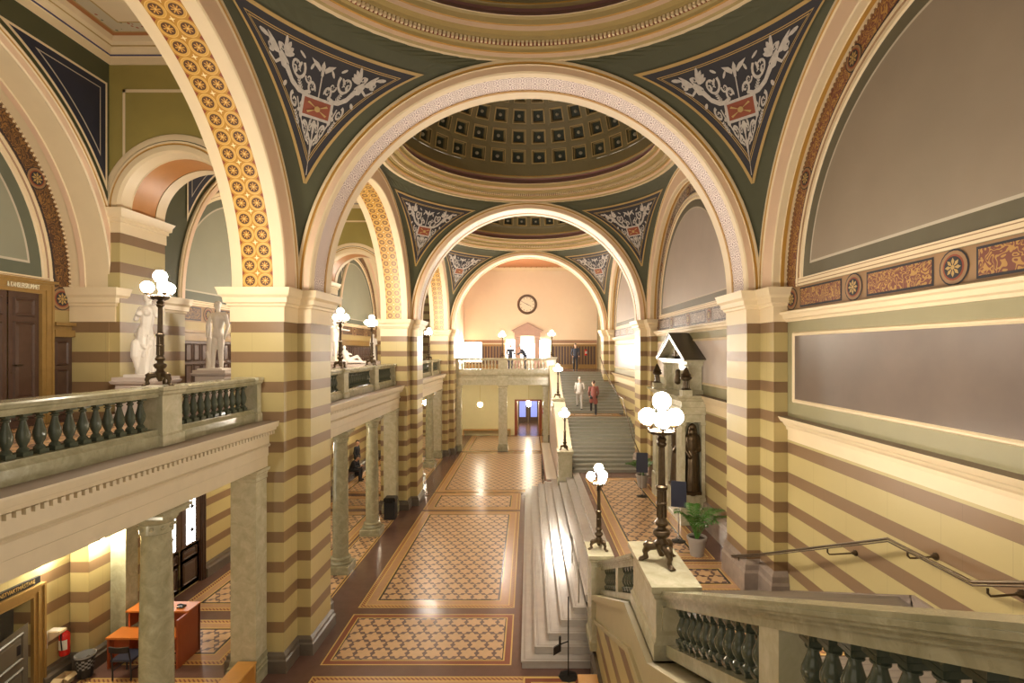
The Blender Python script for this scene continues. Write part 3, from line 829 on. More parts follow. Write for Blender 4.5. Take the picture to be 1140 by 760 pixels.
for i in (1, 2, 3):
    y = D0(i); cx = (XGP-XO)/2; cx = -(8.0+5.67)/2
    root = empty('pier', (-8.35, y+1.1, 0), 'striped wall pier %s' % {1: 'beside the dark gallery door and the desk recess', 2: 'on the outer wall behind the second gallery lamp', 3: 'at the far end of the left outer wall'}[i], None); struct(root)
    a = MB(); a.box(XG+.02, -8.38, y, y+2.2, 0, 4.3); a.box(XG+.02, XGP, y, y+2.2, 4.3, 7.25); a.box(XGP-.03, -7.8, y+.02, y+1.25, GF, 8.5)
    a.build('shaft', 'stripe', root)
    a = MB(); a.layers((XG+.02, -8.38, y, y+2.2), plinth_prof(0, .36)); a.build('base', 'plinth', root)
    a = MB(); a.layers((XG+.02, XGP-.02, y, y+2.2), [(z, o*.7) for z, o in IMPO]); a.layers((XGP-.02, -7.88, y-.004, y+.12), [(z, o*.7) for z, o in IMPO]); a.build('impost', 'cream', root, smooth=25)
    a = MB(); a.layers((XGP-.08, -7.8, y+.02, y+1.25), [(8.35, .0), (8.35, .02), (8.55, .02), (8.56, .05), (8.62, .05), (8.64, .09), (8.72, .10), (8.80, .14)]); a.build('upper_impost', 'cream', root, smooth=25)
    mb = MB(); r = 1.065; zs = 8.8; cx = -(7.8+5.67)/2
    for yy, sg in ((y+.03, -1), (y+1.24, 1)):
        mb.archwall('y', yy, cx, r, r+.26, zs, 11.6, 0)
    c = (cx, y+.03, zs)
    mb.arc([(1.42, 0), (1.42, -.02), (1.37, -.03), (1.30, -.03), (1.28, -.05), (1.24, -.05), (1.22, -.03), (1.20, -.06), (1.10, -.06), (1.065, 0)], c, 'y', [1, 2, 2, 1, 2, 3, 2, 2, 2], n=32)
    mb.arc([(1.065, 0), (1.065, .25), (1.05, .27)], c, 'y', 2, n=32); mb.arc([(1.06, .27), (1.06, .92)], c, 'y', 4, n=32); mb.arc([(1.05, .92), (1.065, .94), (1.065, 1.21), (1.12, 1.24), (1.24, 1.24), (1.26, 1.21)], c, 'y', 2, n=32)
    # pale frame on the green face
    for (z0, z1, x0, x1) in ((11.02, 11.08, -7.75, -5.7), ):
        mb.face([(x0, y+.02, z0), (x1, y+.02, z0), (x1, y+.02, z1), (x0, y+.02, z1)], 2)
    mb.face([(-7.75, y+.02, 9.5), (-7.70, y+.02, 9.5), (-7.70, y+.02, 11.08), (-7.75, y+.02, 11.08)], 2)
    mb.face([(-7.70, y+.022, 10.3), (-5.7, y+.022, 10.3), (-5.7, y+.022, 11.02), (-7.70, y+.022, 11.02)], 5)
    struct(mb.build('trim_%d' % (90+i), ['greeny', 'olive', 'cream', 'ochre', 'orange2', 'greeny'], smooth=30))
    # marble wall pilaster below the gallery
    root = empty('pilaster', (-8.22, y+.66, 0), 'mottled marble pilaster %s' % {1: 'against the outer wall behind the orange desk', 2: 'against the outer wall behind the seated man', 3: 'at the far end of the left aisle wall'}[i], 'pilaster')
    a = MB(); a.layers((-8.37, -8.06, y+.50, y+.82), [(.3, 0), (3.72, 0)]); a.build('shaft', 'marble', root)
    a = MB(); a.layers((-8.37, -8.06, y+.50, y+.82), [(0, .04), (.25, .04), (.28, .03), (.36, .01)]); a.build('base', 'marble', root)
    a = MB(); a.layers((-8.37, -8.06, y+.50, y+.82), [(3.66, .01), (3.70, .03), (3.78, .05), (3.845, .05)]); a.build('capital', 'marble', root)
for b in (0, 1, 2):
    # gallery ceiling with cornice
    y0, y1 = (D0(b)+1.24 if b else -1.5), D0(b+1)+.03
    mb = MB(); mb.box(XGP, -XO, y0, y1, 11.95, 12.1, 0)
    ins = .30
    for (o, m, z) in ((.28, 4, 11.945), (.38, 5, 11.94), (.42, 1, 11.935), (.68, 5, 11.93), (.72, 6, 11.925)):
        mb.face([(XGP+o, y0+o, z), (-XO-o, y0+o, z), (-XO-o, y1-o, z), (XGP+o, y1-o, z)], m)
    cp = [(11.55, .0), (11.55, .02), (11.68, .03), (11.69, .05), (11.72, .055), (11.73, .08), (11.80, .12), (11.81, .16), (11.83, .17), (11.86, .24), (11.95, .28)]
    cm = [2, 2, 2, 7, 2, 2, 2, 3, 2, 2]
    rows = [[(XGP+o, y0+o, z), (-XO-o, y0+o, z), (-XO-o, y1-o, z), (XGP+o, y1-o, z)] for z, o in cp]
    mb.grid(rows, cm, True)
    struct(mb.build('ceiling', ['cream', 'flower', 'cream', 'goldline', 'orange', 'goldline', 'cream', 'navyline']))

# ---------------------------------------------------------------- far room
mb = MB()
mb.box(-4.95, -.9, YE, YE+.3, 0, 4.4, 1); mb.box(.8, XW+.3, YE, YE+.3, 0, 4.4, 1); mb.box(-.9, .8, YE, YE+.3, 2.45, 4.4, 1)
mb.box(XG, -4.95, YE, YE+.3, 0, 12.2, 2)
mb.box(-4.95, -.62, YE, YE+.3, GF, 12.1, 0); mb.box(.42, XW+.3, YE, YE+.3, GF, 12.1, 0); mb.box(-.62, .42, YE, YE+.3, GF+2.35, 12.1, 0)
struct(mb.build('wall_far', ['farwall', 'yellowwall', 'stripe']))
mb = MB(); mb.box(-1.05, -.9, YE+.3, 44.6, 0, 2.6); mb.box(.8, .95, YE+.3, 44.6, 0, 2.6); mb.box(-1.05, .95, YE+.3, 44.6, 2.45, 2.6); mb.box(-1.05, .95, 44.5, 44.7, 0, 2.6)
struct(mb.build('wall_corridor', ['yellowwall']))
mb = MB(); mb.box(-4.93-.02, -4.665, 31.9, YE, GF, 12.1, 0); struct(mb.build('wall_left_far', ['peach']))
mb = MB(); mb.box(-5.2, XW+.2, 31.5, YE+.2, 12.05, 12.2, 0)
mb.face([(-4.6, 32.2, 12.04), (4.6, 32.2, 12.04), (4.6, YE-.35, 12.04), (-4.6, YE-.35, 12.04)], 1)
for k in range(24): mb.sphere((-4.4+k*.38, YE-.55, 12.03), .05, 8, 2)
mb.sweep([(5.72, 0), (5.72, .04), (5.80, .06), (5.82, .16), (5.88, .20), (5.95, .35), (5.95, 0)], (-4.9, YE, ZH), (4.93, YE, ZH), 3, V=(0, -1, 0))
struct(mb.build('ceiling', ['cream', 'orange', 'goldline', 'cream']))
# wainscot of the far gallery
mb = MB()
for (x0, x1) in ((-4.9, -1.75), (1.65, 4.9)):
    mb.box(x0, x1, YE-.05, YE, GF, 6.55, 0); mb.box(x0, x1, YE-.10, YE, 6.55, 6.62, 1); mb.box(x0, x1, YE-.03, YE, 6.62, 6.85, 2)
    x = x0+.05
    while x+.2 < x1:
        mb.box(x, x+.15, YE-.075, YE-.04, GF+.3, 6.4, 3); x += .21
struct(mb.build('trim_100', ['goldwood', 'cream', 'brownpl', 'darkwood']))

# ---------------------------------------------------------------- columns of the aisle
def lcol(y, label, x=-5.22):
    root = empty('column', (x, y, 0), label, 'column', )
    r = .212; z1 = ZH-2.2
    a = MB(); a.lathe([(r, .42), (r*1.0, 1.2), (r*.97, 2.2), (r*.86, z1-.36), (r*.88, z1-.34)], (x, y, 0), 28); a.build('shaft', 'marble', root, smooth=30)
    a = MB(); a.layers((x-.30, x+.30, y-.30, y+.30), [(0, .02), (.20, .02), (.22, 0), (.24, 0)]); a.lathe([(.30, .24), (.315, .27), (.30, .30), (.26, .32), (.25, .35), (.275, .37), (.275, .39), (.24, .42)], (x, y, 0), 28, cap=True); a.build('base', 'marble', root, smooth=30)
    a = MB(); a.lathe([(r*.86, z1-.34), (.205, z1-.33), (.205, z1-.31), (.205, z1-.30), (.205, z1-.20), (.22, z1-.19), (.24, z1-.17), (.27, z1-.12), (.275, z1-.09)], (x, y, 0), 28, cap=True)
    a.layers((x-.28, x+.28, y-.28, y+.28), [(z1-.09, 0), (z1-.05, 0), (z1-.04, .02), (z1, .03)])
    for k in range(10):
        t = 2*pi*k/10; a.sphere((x+.21*cos(t), y+.21*sin(t), z1-.25), .028, 8)
    a.build('capital', 'marble', root, smooth=30)
    return root
c0 = lcol(BC(0)+1.37-.08, 'nearest round marble column, in front of the orange desk')
cn = ['round marble column under the gallery, left one of the pair beyond the nearest pier', 'round marble column under the gallery, right one of the pair beyond the nearest pier',
      'slim distant marble column under the gallery, left one past the second pier', 'slim distant marble column under the gallery, right one past the second pier']
for k, yy in enumerate((14.45, 17.36, 24.48, 27.39)):
    dup(c0, (-5.22, yy, 0), cn[k], 'round columns under the gallery')
c0['group'] = 'round columns under the gallery'
def sqpil(x, y, w_, d, label, z1=ZH-2.2, name='pilaster', cat='pilaster'):
    root = empty(name, (x, y, 0), label, cat)
    rc = (x-w_/2, x+w_/2, y-d/2, y+d/2)
    a = MB(); a.layers(rc, [(.42, 0), (z1-.2, 0)]); a.build('shaft', 'marblepost', root)
    a = MB(); a.layers(rc, [(0, .06), (.24, .06), (.26, .04), (.30, .045), (.33, .02), (.42, .01)]); a.build('base', 'marble', root)
    a = MB(); a.layers(rc, [(z1-.22, 0), (z1-.20, .02), (z1-.17, .02), (z1-.15, .01), (z1-.08, .03), (z1-.06, .06), (z1, .07)]); a.build('capital', 'marblepost', root)
    return root
sqpil(-5.22, D0(1)-.20, .46, .40, 'square cream marble pilaster standing against the nearest left pier')
sqpil(-5.22, D0(2)-.20, .46, .40, 'square pale green pilaster beside the black bin, against the second left pier')
sqpil(-5.22, D0(3)-.20, .46, .40, 'narrow square pilaster against the farthest left pier')
sqpil(-5.22, D0(1)+2.42, .46, .40, 'square pilaster hidden behind the nearest left pier, facing the next bay')
sqpil(-5.22, D0(2)+2.42, .46, .40, 'square pilaster behind the second left pier, facing the far bay')
sqpil(-1.58, 31.8, .52, .45, 'square green marble pillar carrying the far gallery', z1=4.0, name='pillar', cat='pillar')
sqpil(1.02, 31.8, .3, .45, 'narrow pilaster ending the far gallery beside the stair wall', z1=4.0)
sqpil(-4.25, 31.8, .3, .45, 'narrow pilaster ending the far gallery by the left pier', z1=4.0)

# ---------------------------------------------------------------- balusters, rails, balustrades
def baluster_mb(h=.45, r=.062, n=12):
    a = MB(); z = lambda t: t*h
    a.layers((-.055, .055, -.055, .055), [(0, 0), (z(.10), 0)])
    a.lathe([(.052, z(.10)), (.055, z(.13)), (.045, z(.17)), (.030, z(.21)), (.034, z(.24)), (.052, z(.33)), (r, z(.43)), (.058, z(.52)), (.040, z(.66)), (.028, z(.78)), (.027, z(.82)), (.042, z(.845)), (.042, z(.87)), (.030, z(.885)), (.034, z(.92))], (0, 0, 0), n)
    a.layers((-.05, .05, -.05, .05), [(z(.92), 0), (h, 0)])
    return a
BAL = {}
def baluster(parent, loc, h=.45, mat='marbledk', n=12):
    key = (round(h, 2), mat, n)
    l = WL(parent)
    if key not in BAL:
        o = baluster_mb(h, n=n).build('baluster', mat, smooth=35); BAL[key] = o.data; o.parent = parent
    else:
        o = bpy.data.objects.new('baluster', BAL[key]); COL.objects.link(o); o.parent = parent
    o.location = (loc[0]-l[0], loc[1]-l[1], loc[2]-l[2]); return o
def railprof(w_): return [(-.14, -w_+.05), (-.14, w_-.05), (-.10, w_-.03), (-.075, w_-.03), (-.06, w_), (-.02, w_), (0, w_-.02), (0, -w_+.02), (-.02, -w_), (-.06, -w_), (-.075, -w_+.03), (-.10, -w_+.03)]
def post(parent, rect, z0, z1, name='post'):
    a = MB(); a.layers(rect, [(z0, .03), (z0+.14, .03), (z0+.17, .005), (z1-.13, .005), (z1-.10, .035), (z1-.07, .04), (z1-.05, .06), (z1, .06)])
    return a.build(name, 'marblepost', parent)
RT_Z = ZH-.51
bal_labels = ['green marble balustrade with dark balusters along the nearest part of the left gallery', 'green marble balustrade of the left gallery between the nearest and second piers', 'distant marble balustrade of the left gallery beyond the second pier']
for b in (0, 1, 2):
    y0, y1 = (D0(b)+2.24, D0(b+1)-.01) if b else (1.8, D0(1)-.01)
    root = empty('balustrade', (-5.27, (y0+y1)/2, ZH-1.335), bal_labels[b], 'balustrade', 'left gallery balustrades')
    a = MB(); a.sweep(railprof(.17), (-5.27, y0, RT_Z), (-5.27, y1, RT_Z)); a.build('rail', 'marble', root)
    a = MB(); a.sweep([(0, -.15), (0, .15), (.16, .15), (.18, .13), (.22, .11), (.235, .11), (.235, -.11), (.22, -.11), (.18, -.13), (.16, -.15)], (-5.27, y0, ZH-1.335), (-5.27, y1, ZH-1.335)); a.build('bottom_rail', 'marble', root)
    ps = [(y0-.0, y0+.2), (BC(b)-1.50-.18, BC(b)-1.50+.18), (BC(b)+1.43-.2, BC(b)+1.43+.2), (y1-.13, y1)]
    if b == 0: ps = ps[1:]
    for q in ps: post(root, (-5.44, -5.10, q[0], q[1]), ZH-1.335, RT_Z+.005)
    y = y0+.1; 
    segs = [(ps[k][1], ps[k+1][0]) for k in range(len(ps)-1)]
    if b == 0: segs = [(y0, ps[0][0])]+segs
    for s0, s1 in segs:
        n = max(1, round((s1-s0)/.18)-1); st = (s1-s0)/(n+1)
        for k in range(n): baluster(root, (-5.27, s0+st*(k+1), ZH-1.10), .455, n=14 if b == 0 else 8)
# far gallery balustrade and beam
mb = MB(); mb.sweep([(u, -(v+4.755)) for u, v in ent], (-4.4, 31.75, ZH), (1.3, 31.75, ZH), [0]*18, V=(0, 1, 0)) if False else None
mb.sweep([(-2.1, .3), (-2.1, 0), (-1.85, 0), (-1.84, -.03), (-1.62, -.03), (-1.60, -.06), (-1.52, -.08), (-1.48, -.16), (-1.36, -.18), (-1.33, -.18), (-1.33, .3)], (-4.4, 31.65, ZH), (1.25, 31.65, ZH), V=(0, 1, 0))
mb.box(-1.9, -1.26, 31.55, 31.95, 4.0, 4.78)
mb.box(-4.4, 1.25, 31.9, 32.1, 4.0, 4.78)
struct(mb.build('trim_101', ['marblepost']))
root = empty('balustrade', (-1.5, 31.7, ZH-1.33), 'pale balustrade with backlit balusters across the far gallery', 'balustrade')
a = MB(); a.sweep(railprof(.16), (-4.39, 31.7, ZH-.46), (1.3, 31.7, ZH-.46), V=(0, 1, 0)); a.build('rail', 'marblepost', root)
a = MB(); a.box(-4.39, 1.25, 31.58, 31.82, ZH-1.33, ZH-1.13); a.build('bottom_rail', 'marblepost', root)
for q in ((-4.39, -4.25), (-1.85, -1.31), (1.1, 1.42)): post(root, (q[0], q[1], 31.52, 31.88), ZH-1.33, ZH-.455)
for s0, s1, n in ((-4.25, -1.85, 11), (-1.31, 1.1, 11)):
    for k in range(n): baluster(root, (s0+(s1-s0)*(k+1)/(n+1), 31.7, ZH-1.13), .53, 'marblepost', 8)
# ---------------------------------------------------------------- organic solids: tapered limbs fused into one skin
def limbs(name, mats, caps, voxel=.012, parent=None, smooth=2, ell=()):
    """caps: (p0, p1, r0, r1) tapered limbs, ell: (centre, radii, rotation z) ellipsoids; fused into one continuous surface"""
    b = bmesh.new()
    for p0, p1, r0, r1 in caps:
        p0 = Vector(p0); p1 = Vector(p1); d = p1-p0; L = d.length
        q = d.to_track_quat('Z', 'Y') if L > 1e-6 else Matrix().to_quaternion()
        rows = []; n = 10
        prof = [(r0*sin(t), -r0*cos(t)) for t in (0.02, pi/8, pi/4, 3*pi/8, pi/2)]+[(r1*cos(t), L+r1*sin(t)) for t in (0, pi/8, pi/4, 3*pi/8, pi/2-.02)]
        for r, z in prof: rows.append([b.verts.new(p0+q @ Vector((r*cos(2*pi*j/n), r*sin(2*pi*j/n), z))) for j in range(n)])
        for i in range(len(rows)-1):
            for j in range(n): b.faces.new((rows[i][j], rows[i][(j+1) % n], rows[i+1][(j+1) % n], rows[i+1][j]))
        b.faces.new(rows[0][::-1]); b.faces.new(rows[-1])
    for e in ell:
        c, rr, rz = e[0], e[1], (e[2] if len(e) > 2 else (0, 0, 0))
        from mathutils import Euler
        mt = Matrix.Translation(c) @ Euler(rz).to_matrix().to_4x4() @ Matrix.Diagonal((*rr, 1))
        bmesh.ops.create_icosphere(b, subdivisions=3, radius=1, matrix=mt)
    bmesh.ops.recalc_face_normals(b, faces=b.faces)
    l = WL(parent) if parent is not None else Vector((0, 0, 0))
    bmesh.ops.translate(b, vec=-l, verts=b.verts)
    me = bpy.data.meshes.new(name); b.to_mesh(me); b.free()
    o = bpy.data.objects.new(name, me); COL.objects.link(o)
    m = o.modifiers.new('fuse', 'REMESH'); m.mode = 'VOXEL'; m.voxel_size = voxel; m.use_smooth_shade = True
    if smooth: sm_ = o.modifiers.new('smooth', 'SMOOTH'); sm_.iterations = smooth; sm_.factor = .5
    dg = bpy.context.evaluated_depsgraph_get(); dg.update()
    me2 = bpy.data.meshes.new_from_object(o.evaluated_get(dg)); o.modifiers.clear(); o.data = me2; bpy.data.meshes.remove(me)
    me2.name = name; me2.materials.clear()
    for k in (mats if isinstance(mats, (list, tuple)) else [mats]): me2.materials.append(M[k])
    me2.polygons.foreach_set('use_smooth', [True]*len(me2.polygons))
    if parent is not None: o.parent = parent
    return o

# ---------------------------------------------------------------- side steps between hall and platform
root = empty('marble_steps', (.8, 16, 0), 'long flight of low grey marble steps running along the hall up to the side platform', 'steps')
XS = [-.13, .13, .40, .67, .94, 1.21, 1.48, 1.75]
for n, x in enumerate(XS):
    if n == 7: x = 1.75
    a = MB(); ya, yb = 10.0+.21*n, 22.45-.2*n; z = PF*(n+1)/8
    x1 = 1.249 if n < 5 else 2.1
    if n >= 5: ya = max(ya, 10.66)
    if n == 7: x1 = 2.0
    a.box(x, x1, ya, yb, z-PF/8+.0005, z-.03, 0); a.box(x-.02, x1, ya-.02 if n < 5 else ya, yb+.02, z-.03, z, 0)
    if n < 5: a.box(1.2, 2.1, 10.66, yb, z-PF/8+.0005, z, 0)
    a.box(x+.03, x+.04, ya+.04, yb-.04, z, z+.0015, 1); a.box(x+.055, x+.062, ya+.06, yb-.06, z, z+.0015, 1)
    a.box(x+.03, x1, ya+.03, ya+.04, z, z+.0015, 1)
    a.build('step', ['step', 'stepdark'], root)

# ---------------------------------------------------------------- near flight, its wall and balustrade
def stair(name, label, x0, x1, ya, za, yb, zb, n, mt='stairbrown'):
    root = empty(name, ((x0+x1)/2, ya, za), label, 'stairs')
    for k in range(n):
        y_0 = ya+(yb-ya)*k/n; z = za+(zb-za)*(k+1)/n; y_1 = yb
        a = MB(); a.box(x0, x1, min(y_0, y_1), max(y_0, y_1), z-(zb-za)/n+.0005, z-.03, 0)
        sgn = 1 if yb > ya else -1
        yy = sorted((y_0-sgn*.02, y_1)); a.box(x0, x1, yy[0], yy[1], z-.03, z, 0)
        yy = sorted((y_0+sgn*.02, y_0+sgn*.035)); a.box(x0, x1, yy[0], yy[1], z, z+.0015, 1)
        a.build('step', [mt, 'stepdark'], root)
    return root
stair('stone_stairs', 'near grey stone stairs by the right wall, rising from platform to tiled landing', 1.74, 4.92, 10.25, PF, 6.55, LF, 11)
mb = MB(); mb.box(1.72, XW, 5.26, 6.55, 0, LF); field(mb, 2.0, 4.55, 5.55, 6.3, LF+.003)
struct(mb.build('floor', FM))
stair('stone_stairs', 'upper flight of grey stone stairs from the tiled landing towards the viewer', 1.74, 4.92, 5.26, LF, .9, GF, 13)
mb = MB(); mb.box(1.2, XW, -3, .9, 4.4, GF); mb.box(-6, 1.2, -3, -.5, 4.4, GF); struct(mb.build('floor', ['floorstone']))

SLP = .44
zl = lambda c, y: EYE-c-SLP*y
XL = 1.24
def cop(y):      # top line of the outer string
    if y > 6.53: return zl(.28, y)
    if y < 5.26: return zl(.77, y)
    return zl(.28, 6.53)
top = [(9.95, cop(9.95)), (6.53, cop(6.53)), (5.26, cop(6.53)), (.9, cop(.9))]
low = [(.9, cop(.9)-.5), (5.16, cop(6.53)-.58), (6.43, cop(6.53)-.58), (9.95, cop(9.95)-.52)]
root = empty('stair_string', (1.5, 6, 0), 'striped wall of the near stairs with a cream frieze and coping', 'stair wall')
a = MB(); a.prism([(9.95, 0)]+[(9.95, low[3][1])]+[low[2], low[1], low[0]]+[(.9, 0)], 'x', XL+.04, 1.715); a.build('wall', 'stripe', root)
a = MB(); a.prism(top+low, 'x', XL+.02, 1.715, 0)
for (o0, o1, xo) in ((0, .10, -.05), (.10, .14, -.02)):      # coping
    a.prism([(y, z-o0) for y, z in top]+[(y, z-o1) for y, z in top][::-1], 'x', XL+xo, 1.72, 0)
a.prism([(y, z+.06) for y, z in low]+[(y, z) for y, z in low][::-1], 'x', XL-.02, 1.70, 0); a.prism([(y, z+.02) for y, z in low]+[(y, z-.03) for y, z in low][::-1], 'x', XL, 1.70, 0)
a.build('frieze', 'stringstone', root)
a = MB(); a.sweep([(0, -.03), (0, .10), (.30, .10), (.36, .05), (.36, -.03)], (XL+.03, 1, 0), (XL+.03, 9.9, 0), V=(-1, 0, 0)); a.build('base', 'plinth', root)

def pedestal(x0, x1, y0, y1, z0, z1, label, mat='marblepost', name='pedestal'):
    root = empty(name, ((x0+x1)/2, (y0+y1)/2, z0), label, 'pedestal')
    rc = (x0+.05, x1-.05, y0+.05, y1-.05)
    a = MB(); a.layers(rc, [(z0, .02), (z0+.16, .02), (z0+.19, .0), (z0+.24, -.01), (z1-.15, -.01)], cap=True); 
    a.layers((x0+.12, x1-.12, y0+.03, y1-.03), [(z0+.3, 0), (z1-.22, 0)]); a.build('body', mat, root)
    a = MB(); a.layers(rc, [(z1-.15, .0), (z1-.12, .02), (z1-.09, .025), (z1-.07, .045), (z1-.055, .05), (z1-.045, .05), (z1, .05)]); a.build('top_slab', mat, root)
    return root
pedestal(XL, 1.75, 5.26, 6.53, cop(6), EYE-2.39, 'long marble pedestal by the near landing carrying the tall bronze lamp')
p2_ = pedestal(1.12, 1.60, 9.75, 10.5, .45, EYE-3.85, 'square green marble newel pedestal at the foot of the near stairs')
# upper and lower balustrades
def slope_rail(root, x, w_, ya, yb, c, m='marble'):
    a = MB(); a.prism([(ya, zl(c, ya)), (yb, zl(c, yb)), (yb, zl(c, yb)-.07), (ya, zl(c, ya)-.07)], 'x', x-w_, x+w_)
    a.prism([(ya, zl(c, ya)-.07), (yb, zl(c, yb)-.07), (yb, zl(c, yb)-.10), (ya, zl(c, ya)-.10)], 'x', x-w_+.03, x+w_-.03)
    a.prism([(ya, zl(c, ya)-.10), (yb, zl(c, yb)-.10), (yb, zl(c, yb)-.16), (ya, zl(c, ya)-.16)], 'x', x-w_+.05, x+w_-.05)
    a.prism([(ya, zl(c, ya)-.025), (yb, zl(c, yb)-.025), (yb, zl(c, yb)-.05), (ya, zl(c, ya)-.05)], 'x', x-w_-.015, x+w_+.015)
    return a.build('rail', m, root)
def slope_base(root, x, w_, ya, yb, c0, c1):
    a = MB(); a.prism([(ya, zl(c0, ya)), (yb, zl(c0, yb)), (yb, zl(c1, yb)), (ya, zl(c1, ya))], 'x', x-w_, x+w_); return a.build('bottom_rail', 'marble', root)
XRB = 1.50
root = empty('balustrade', (XRB, 3.3, zl(.8, 3.3)), 'sloping green marble balustrade in the right foreground with glossy dark balusters', 'balustrade', 'stair balustrades')
slope_rail(root, XRB, .16, 5.27, 1.0, .118); slope_base(root, XRB, .11, 5.27, 1.0, .66, .78)
a = MB(); a.prism([(2.92, zl(.66, 2.92)-.05), (3.17, zl(.66, 3.17)-.05), (3.17, zl(.26, 3.17)), (2.92, zl(.26, 2.92))], 'x', XRB-.10, XRB+.10); a.build('post', 'marblepost', root)
def slopebal(root, x, ya, yb, n, ctop, cbot, k=14):
    for j in range(n):
        y = ya+(yb-ya)*(j+1)/(n+1); z0 = zl(cbot, y)+.02; z1 = zl(ctop, y)-.02
        o = baluster(root, (x, y, z0), round(z1-z0, 2), 'marbledk', k)
        a = MB(); q = .048
        a.prism([(y-q, zl(ctop, y-q)-.004), (y+q, zl(ctop, y+q)-.004), (y+q, z1-.01), (y-q, z1-.01)], 'x', x-q, x+q); a.build('baluster_cap', 'marbledk', root)
slopebal(root, XRB, 5.24, 3.18, 11, .278, .66, 16); slopebal(root, XRB, 2.92, 1.0, 10, .278, .66, 16)
root = empty('balustrade', (XRB, 8.1, zl(.3, 8.1)), 'short sloping balustrade between the lower newel pedestal and the lamp pedestal', 'balustrade', 'stair balustrades')
slope_rail(root, 1.44, .14, 9.74, 6.54, -.34); slope_base(root, 1.44, .10, 9.74, 6.54, .18, .29)
a = MB(); a.prism([(7.9, zl(.2, 7.9)), (8.1, zl(.2, 8.1)), (8.1, zl(-.19, 8.1)), (7.9, zl(-.19, 7.9))], 'x', 1.35, 1.53); a.build('post', 'marblepost', root)
slopebal(root, 1.44, 9.7, 8.1, 7, -.18, .18, 12); slopebal(root, 1.44, 7.9, 6.56, 6, -.18, .18, 12)

# skirting and handrail on the right wall beside the stairs
mb = MB()
sk = [(9.90, zl(.195, 9.9)), (6.66, zl(.195, 6.66)), (5.35, zl(.195, 6.66)), (.9, zl(.80, .9))]
sb = [(.9, zl(1.2, .9)), (5.35, LF-.05), (6.6, LF-.05), (9.90, zl(.7, 9.9))]
for s_ in ([sk[0], sk[1], sb[2], sb[3]], [sk[2], sk[3], sb[0], sb[1]]): mb.prism(s_, 'x', XW-.05, XW+.01)
mb.box(XW-.05, XW+.01, 5.35, 6.66, LF-.05, sk[1][1])
for k_ in (0, 2): (ya_, za_), (yb_, zb_) = sk[k_], sk[k_+1]; mb.prism([(ya_, za_), (yb_, zb_), (yb_, zb_-.03), (ya_, za_-.03)], 'x', XW-.065, XW)
struct(mb.build('trim_110', ['plinth2']))
root = empty('handrail', (4.55, 7, 3.0), 'dark iron handrail on brackets along the right wall, sloping then level', 'handrail')
hp = [(4.28, 11.0, 1.77), (4.37, 9.92, 2.22), (4.58, 6.65, 3.70), (4.58, 5.38, 3.71), (4.58, 2.0, 5.18)]
a = MB(); a.tube(hp, .017, 8); a.tube([(x, y, z-.035) for x, y, z in hp], .010, 6); a.build('rail', 'bronze', root)
for (x, y, z, xw) in ((4.33, 10.75, 1.86, 4.395), (4.50, 7.85, 3.14, XW), (4.58, 6.3, 3.70, XW), (4.58, 5.2, 3.76, XW), (4.58, 3.2, 4.6, XW)):
    a = MB(); a.tube([(x, y, z-.03), (x, y, z-.08), (x+.03, y, z-.11), (x+.08, y, z-.11), (xw-.02, y, z-.09)], .012, 8); a.lathe([(0, 0), (.04, 0), (.04, .02), (0, .02)], (0, 0, 0), 12)
    i = 0
    b = MB(); b.tube([(xw-.02, y, z-.09), (xw+.0, y, z-.09)], [.045, .045], 12); b.tube([(xw-.06, y, z-.09), (xw-.02, y, z-.09)], [.02, .035], 10)
    o = a; o.v += []; a.grid([], 0) if False else None
    k0 = len(a.v); a.v += b.v; a.f += [tuple(k0+q for q in f) for f in b.f]; a.mi += b.mi
    a.build('bracket', 'bronze', root)
# small hand rail on the steps beside the newel
root = empty('handrail', (1.0, 10.6, .6), 'thin metal handrail on the marble steps beside the newel pedestal', 'handrail')
a = MB(); a.tube([(1.0, 10.45, 1.05+.0), (1.0, 10.45, 1.72), (1.02, 10.6, 1.80), (1.02, 12.2, 1.80), (1.02, 12.25, 1.10)], .014, 8); a.build('rail', 'lightmetal', root)
a = MB(); a.tube([(1.0, 10.45, 1.35), (1.02, 12.23, 1.35)], .010, 8); a.build('lower_bar', 'lightmetal', root)

# ---------------------------------------------------------------- far stairs
stair('stone_stairs', 'lower far flight of grey stone stairs, below the landing at the hall end', 1.78, 4.92, 20.8, PF, 25.6, LF, 14, 'stairgreen')
mb = MB(); mb.box(1.72, XW, 25.6, 27.0, 0, LF); field(mb, 1.9, 4.6, 25.75, 26.85, LF+.003); struct(mb.build('floor', FM))
stair('stone_stairs', 'upper far flight of grey stone stairs rising to the far gallery', 1.78, 4.92, 27.0, LF, 31.9, GF, 15, 'stairgreen')
root = empty('stair_string', (1.5, 26, 0), 'pale parapet wall of the far stairs rising beside the bright ramp', 'stair wall')
f1 = lambda y: PF+(LF-PF)*(y-20.8)/4.8
tp = [(21.3, f1(21.3)+.55), (25.6, LF+.70), (26.9, LF+.70), (31.9, GF+.55)]
a = MB(); a.prism([(21.3, 0)]+[(y, z-.1) for y, z in tp]+[(31.9, 0)], 'x', XL+.03, 1.76); a.build('wall', 'palewall', root)
a = MB(); a.prism([(y, z) for y, z in tp]+[(y, z-.12) for y, z in tp][::-1], 'x', XL-.02, 1.79); a.build('coping', 'cream', root)
a = MB(); a.prism([(y, z-.70) for y, z in tp]+[(y, z-.76) for y, z in tp][::-1], 'x', XL, 1.7); a.build('moulding', 'cream', root)
fp = pedestal(1.12, 1.78, 20.6, 21.35, .75, EYE-4.0, 'green marble newel pedestal at the foot of the far stairs')
pedestal(1.14, 1.80, 25.9, 26.6, LF+.4, EYE-2.38, 'small pedestal on the far stair parapet at the landing')
pedestal(1.08, 1.72, 31.45, 32.1, GF-.1, EYE-.40, 'pedestal where the far stair parapet meets the far gallery')
